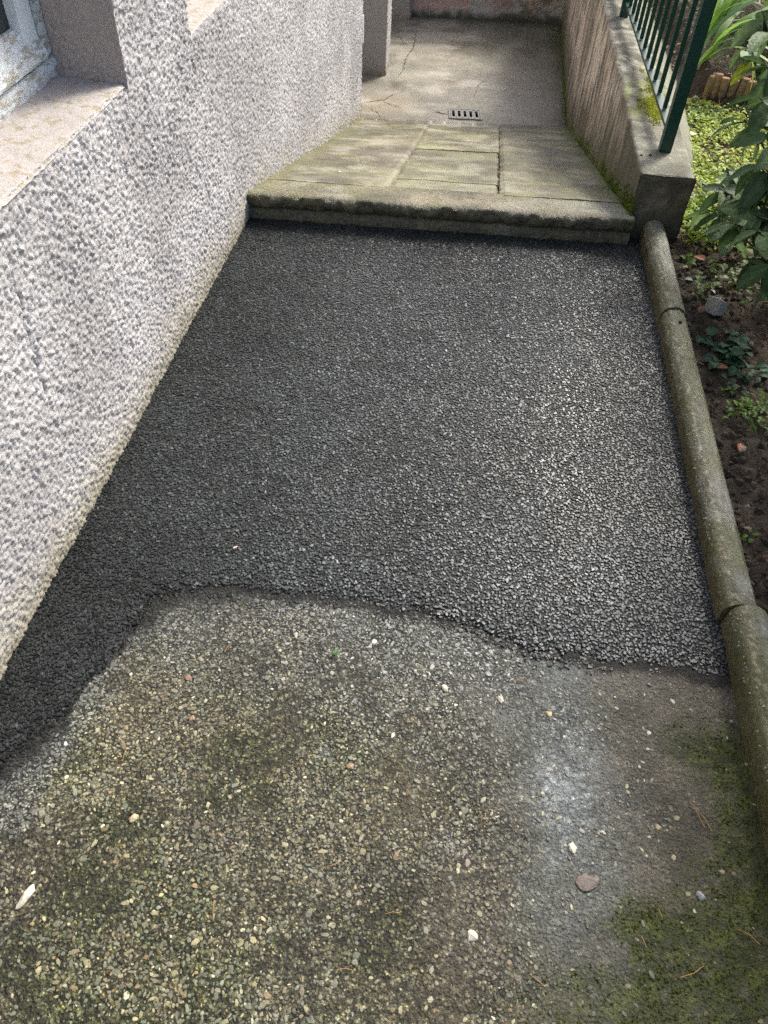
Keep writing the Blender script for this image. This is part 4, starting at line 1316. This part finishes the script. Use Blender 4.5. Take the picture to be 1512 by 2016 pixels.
DK = [(.028, .075, .035), (.035, .09, .04), (.022, .06, .03)]
rosette(.925, 2.335, 20, .042, .040, DK, 'low dark glossy leafy plant just in front of the small rock', rr=.07)
rosette(.90, 2.225, 16, .040, .038, DK, 'low dark leafy plant against the kerb, under the one by the rock', rr=.05)
rosette(.985, 2.20, 16, .042, .038, DK, 'low dark leafy plant at the right edge under the shrub', rr=.06)
rosette(.95, 2.10, 12, .026, .02, [(.04, .07, .04), (.05, .08, .05)], 'small dull grey-green plant on bare soil', rr=.06)
LG = [(.09, .18, .02), (.13, .24, .03), (.07, .14, .02)]
rosette(.925, 1.93, 60, .022, .012, LG, 'bright light green weed growing in the bare soil', lift=.05, rr=.065, pit=(-.4, .9), m=M_COVER)
rosette(.965, 1.99, 34, .020, .011, LG, 'smaller light green weed beside the large one, nearer the frame edge', lift=.045, rr=.04, pit=(-.4, .9), m=M_COVER)
rosette(.90, 2.06, 10, .016, .010, LG, 'tiny light green seedling below the dark leafy plants', lift=.02, rr=.025, m=M_COVER)
rosette(.845, 1.44, 7, .018, .012, LG, 'tiny green sprout against the side of the long kerb stone', lift=.015, rr=.02, m=M_COVER)
rosette(.92, 2.72, 12, .035, .022, [(.06, .10, .03), (.30, .34, .30)], 'low variegated plant with pale leaf edges below the low wall', rr=.06)
rosette(.93, 2.86, 14, .036, .024, [(.08, .15, .02), (.14, .22, .03)], 'sunlit weed at the garden corner of the low wall', rr=.06, m=M_COVER)
rosette(1.02, 2.78, 12, .05, .022, [(.10, .13, .02), (.05, .09, .02)], 'low drooping yellow-green plant beneath the shrub', rr=.06)
rosette(1.20, 4.45, 14, .04, .036, [(.06, .12, .04), (.09, .17, .05)], 'round-leaved plant between the low wall and the log edging', rr=.08)


# rock, snail and single fallen things
import bmesh
def blob(name, loc, sc, mt, label, cat, rot=(0, 0, 0), sub=2, jit=.12, flatten=None):
    bm = bmesh.new(); bmesh.ops.create_icosphere(bm, subdivisions=sub, radius=1)
    for v in bm.verts:
        k_ = 1 + random.uniform(-jit, jit)
        v.co = Vector((v.co.x * sc[0] * k_, v.co.y * sc[1] * k_, v.co.z * sc[2] * k_))
    me = bpy.data.meshes.new(name); bm.to_mesh(me); bm.free(); me.materials.append(mt)
    o = bpy.data.objects.new(name, me); o.location = loc; o.rotation_euler = rot
    return add(o, None, None, label, cat)


bm = bmesh.new(); bmesh.ops.create_cube(bm, size=1)
for v in bm.verts: v.co = Vector((v.co.x * .046, v.co.y * .070, v.co.z * .055)) + Vector([random.uniform(-.007, .007) for _ in range(3)])
bmesh.ops.bevel(bm, geom=list(bm.edges), offset=.004, segments=2, affect='EDGES')
bmesh.ops.subdivide_edges(bm, edges=list(bm.edges), cuts=1)
for v in bm.verts: v.co += Vector([random.uniform(-.0012, .0012) for _ in range(3)])
me = bpy.data.meshes.new('rock'); bm.to_mesh(me); bm.free(); me.materials.append(M_ROCK)
rock = bpy.data.objects.new('rock', me); rock.location = (.925, 2.53, .028); rock.rotation_euler = (-.25, .25, .35)
add(rock, None, None, 'angular grey rock standing in the soil beside the kerb', 'rock')

# snail shell: coiled tube
sn = empty('snail', (.872, 2.505, .018), label='small brown snail shell next to the grey rock', cat='snail')
P = []
for i in range(40):
    a = i / 39 * 4.2 * math.pi; r = .0095 * (1 - i / 46)
    P.append(Vector((r * math.cos(a), r * math.sin(a) * .9, .010 * (i / 39))))
V = []; nn = 8
for i, p in enumerate(P):
    t = (P[min(i + 1, 39)] - P[max(i - 1, 0)]).normalized(); a_ = t.cross(Vector((0, 0, 1))).normalized(); b_ = t.cross(a_); r = .0068 * (1 - i / 44)
    for q in range(nn): V.append(tuple(p + (a_ * math.cos(2 * math.pi * q / nn) + b_ * math.sin(2 * math.pi * q / nn)) * r))
fs = [(i * nn + q, i * nn + (q + 1) % nn, (i + 1) * nn + (q + 1) % nn, (i + 1) * nn + q) for i in range(39) for q in range(nn)]
me = bpy.data.meshes.new('shell'); me.from_pydata(V, [], fs); me.materials.append(M_SNAIL)
for p_ in me.polygons: p_.use_smooth = True
l = bpy.data.objects.new('shell', me); add(l, sn); l.rotation_euler = (1.0, 0, .4)


def fallen(name, x, y, z, L, W, col, yaw, label, cat='leaf', arch=.2, group=None, mt=None, pitch=-.05):
    me = leaf_mesh(name, L, W, col, n=7, arch=arch, fold=.15, m=mt or M_LITTER)
    o = bpy.data.objects.new(name, me); o.location = (x, y, z); o.rotation_euler = (random.uniform(-.15, .15), pitch, yaw)
    return add(o, None, None, label, cat, group)


fallen('fallen_leaf', .87, 2.155, .025, .05, .028, (.17, .075, .04), .4, 'curled red-brown dead leaf on the soil below the dark plants')
fallen('fallen_leaf', .875, 1.76, .02, .045, .020, (.34, .11, .05), 1.3, 'orange dead leaf on the soil beside the kerb, near the pale stone')
fallen('fallen_leaf', .93, 2.83, .04, .055, .035, (.16, .07, .04), 2.3, 'dark red dead leaf in the plants at the wall corner')
fallen('fallen_leaf', 1.04, 4.02, .06, .06, .045, (.55, .42, .30), .9, 'pale tan dried leaf on the grass below the log edging')
fallen('fallen_leaf', -.178, .915, .0, .018, .010, (.05, .17, .02), 1.2, 'small fresh green leaf lying on the old pavement near the asphalt edge', mt=M_COVER)
fallen('fallen_leaf', -.482, 1.178, .006, .015, .006, (.55, .36, .30), .8, 'tiny pinkish leaf scrap on the new black asphalt')
for i, (x_, y_, L_, cl, lb) in enumerate([
        (.353, 6.108, .020, (.6, .58, .48), 'white leaf scrap lying nearest the ramp on the dark side of the floor'),
        (.187, 6.73, .034, (.62, .60, .48), 'pale curled leaf scrap in the middle of the lower floor, right of the drain'),
        (.310, 6.646, .024, (.62, .60, .50), 'pale scrap just right of the larger curled one'),
        (.153, 7.454, .024, (.5, .47, .36), 'pale scrap halfway back on the lower floor'),
        (-.147, 7.679, .016, (.75, .73, .66), 'small bright white scrap far back left of centre on the lower floor'),
        (.577, 7.576, .02, (.5, .46, .34), 'scrap beside the foot of the low wall on the lower floor'),
        (.224, 8.285, .026, (.5, .38, .30), 'brownish leaf near the end wall'),
        (.517, 8.102, .018, (.5, .46, .36), 'small scrap in the far right corner of the lower floor')]):
    fallen('leaf_scrap', x_, y_, -.692, L_, L_ * .45, cl, random.uniform(0, 3), lb, group='pale scraps scattered on the lower floor')
for i, (x_, t, cl, lb) in enumerate([(-.60, .18, (.62, .60, .5), 'pale flake on the left ramp slab, halfway down'), (-.56, .30, (.05, .05, .04), 'dark speck of debris on the left ramp slab'),
                                     (-.05, .10, (.05, .045, .04), 'dark crumb on the middle strip by the step edge'), (.05, .10, (.45, .38, .08), 'small yellow leaf on the middle strip by the step edge')]):
    yy, zz = rp(x_, t)
    fallen('leaf_scrap', x_, yy, zz + .004 - (.03 if -.3 < x_ < .1 else 0), .020, .011, cl, random.uniform(0, 3), lb)

# larger single stones on the old pavement
def pebble(x, y, s, c, label, el=1.0, yaw=0, name='pebble', h=.5, z=None, group=None):
    m_ = mat('pebble_' + name, c, rough=.5, var=.25, vscale=150, bumps=(('n', 150, .002),))
    bm = bmesh.new(); bmesh.ops.create_icosphere(bm, subdivisions=2, radius=1)
    for v in bm.verts:
        n_ = v.co.normalized(); k_ = 1 + .22 * math.sin(n_.x * 3 + x * 40) * math.cos(n_.y * 4 + y * 30) + random.uniform(-.05, .05)
        v.co = Vector((n_.x * s * el * k_, n_.y * s / el * k_, n_.z * s * h * k_))
    me = bpy.data.meshes.new(name); bm.to_mesh(me); bm.free(); me.materials.append(m_)
    o = bpy.data.objects.new(name, me); o.location = (x, y, (float(old_z(np.array(x), np.array(y))) + s * h * .35) if z is None else z); o.rotation_euler = (0, 0, yaw)
    return add(o, None, None, label, name, group)


pebble(-.641, .335, .014, (.55, .52, .42), 'long white stone chip at the lower left of the old pavement', 1.75, 1.25, h=.45)
pebble(.377, .505, .018, (.15, .118, .098), 'flat pinkish brick fragment sunk in the pavement, below the pale bloom', 1.25, .3, h=.12, name='brick_fragment', z=-.0118)
for x_, y_, s, c, lb in ((-.45, .72, .0065, (.30, .21, .13), 'tan rounded pebble in the left part of the old pavement, below the asphalt edge'),
                        (-.49, .815, .008, (.24, .15, .10), 'reddish brown pebble left of the tan ones under the asphalt corner'),
                        (-.10, .665, .008, (.30, .21, .13), 'orange-brown pebble in the middle of the old pavement'),
                        (.08, .875, .008, (.62, .56, .42), 'cream pebble below the dark asphalt seam, left of its bend'),
                        (.205, .865, .008, (.62, .55, .40), 'cream pebble in the grey band, right of the other cream one'),
                        (.31, .845, .007, (.55, .42, .22), 'yellowish pebble nearest the brown dirt patch'),
                        (.35, .565, .009, (.62, .58, .46), 'off-white pebble just above the pinkish brick fragment'),
                        (-.50, .50, .009, (.46, .38, .24), 'beige pebble between the white chip and the asphalt tongue'),
                        (.165, .385, .010, (.58, .54, .42), 'pale angular pebble near the bottom, right of centre'),
                        (.585, .51, .009, (.24, .25, .25), 'smooth grey pebble in the moss close to the kerb')):
    pebble(x_, y_, s, c, lb, random.uniform(1.0, 1.3), random.uniform(0, 3))
pebble(.885, 1.775, .012, (.42, .36, .26), 'pale cream stone on the soil beside the kerb', 1.2, .4, name='stone', z=.015, h=.7)
pebble(.893, 1.22, .015, (.22, .12, .09), 'reddish stone on the soil where the nearest kerb stone begins', 1.2, .4, name='stone', z=.012, h=.6)
pebble(.90, 1.35, .026, (.10, .075, .055), 'large brown clod of earth beside the long kerb stone', 1.1, .9, name='earth_clod', z=.018, h=.7)


# pine needles on the pavement
M_NEEDLE = mat('dry_needle', (.34, .19, .07), rough=.6, var=.2)
ng = 'dry pine needles scattered on the old pavement'
NE = [(.60, .665, 1.95, .055), (.612, .655, 2.1, .05), (.465, .42, 2.2, .03), (.25, .92, .4, .025), (.43, .975, .3, .025), (-.10, .47, .5, .03), (.02, .40, .2, .025),
      (.50, .47, 2.3, .025), (-.56, .62, 1.6, .03), (-.30, .36, 1.8, .03), (.55, .38, .5, .05), (.28, .33, 2.6, .03), (.66, .45, 2.6, .04), (-.05, .30, .1, .03), (-.42, .90, 1.2, .025), (.17, .60, 1.9, .02)]
for i, (x_, y_, a, L_) in enumerate(NE):
    z_ = float(old_z(np.array(x_), np.array(y_))) + .006
    p0 = Vector((x_ - math.cos(a) * L_ / 2, y_ - math.sin(a) * L_ / 2, z_)); p1 = Vector((x_ + math.cos(a) * L_ / 2, y_ + math.sin(a) * L_ / 2, z_))
    mid = (p0 + p1) / 2 + Vector((math.sin(a), -math.cos(a), 0)) * random.uniform(-.004, .004) + Vector((0, 0, .003))
    me = stem_mesh([p0, (p0 + mid) / 2, mid, (p1 + mid) / 2, p1], .0008, .0006, 'pine_needle')
    me.materials.clear(); me.materials.append(M_NEEDLE)
    o = bpy.data.objects.new('pine_needle', me)
    add(o, None, None, {0: 'longer of the two crossed orange pine needles by the nearest kerb stone', 1: 'shorter of the two crossed orange pine needles by the nearest kerb stone', 3: 'pine needle lying against the asphalt edge above the yellowish pebble', 10: 'long pine needle on the moss at the bottom right'}.get(i, 'thin dry orange-brown pine needle lying on the old pavement'), 'pine needle', ng)

print('objects', len(bpy.data.objects), 'leaves', nl, 'tris', sum(len(o.data.loops) - 2 * len(o.data.polygons) for o in bpy.data.objects if o.type == 'MESH'))
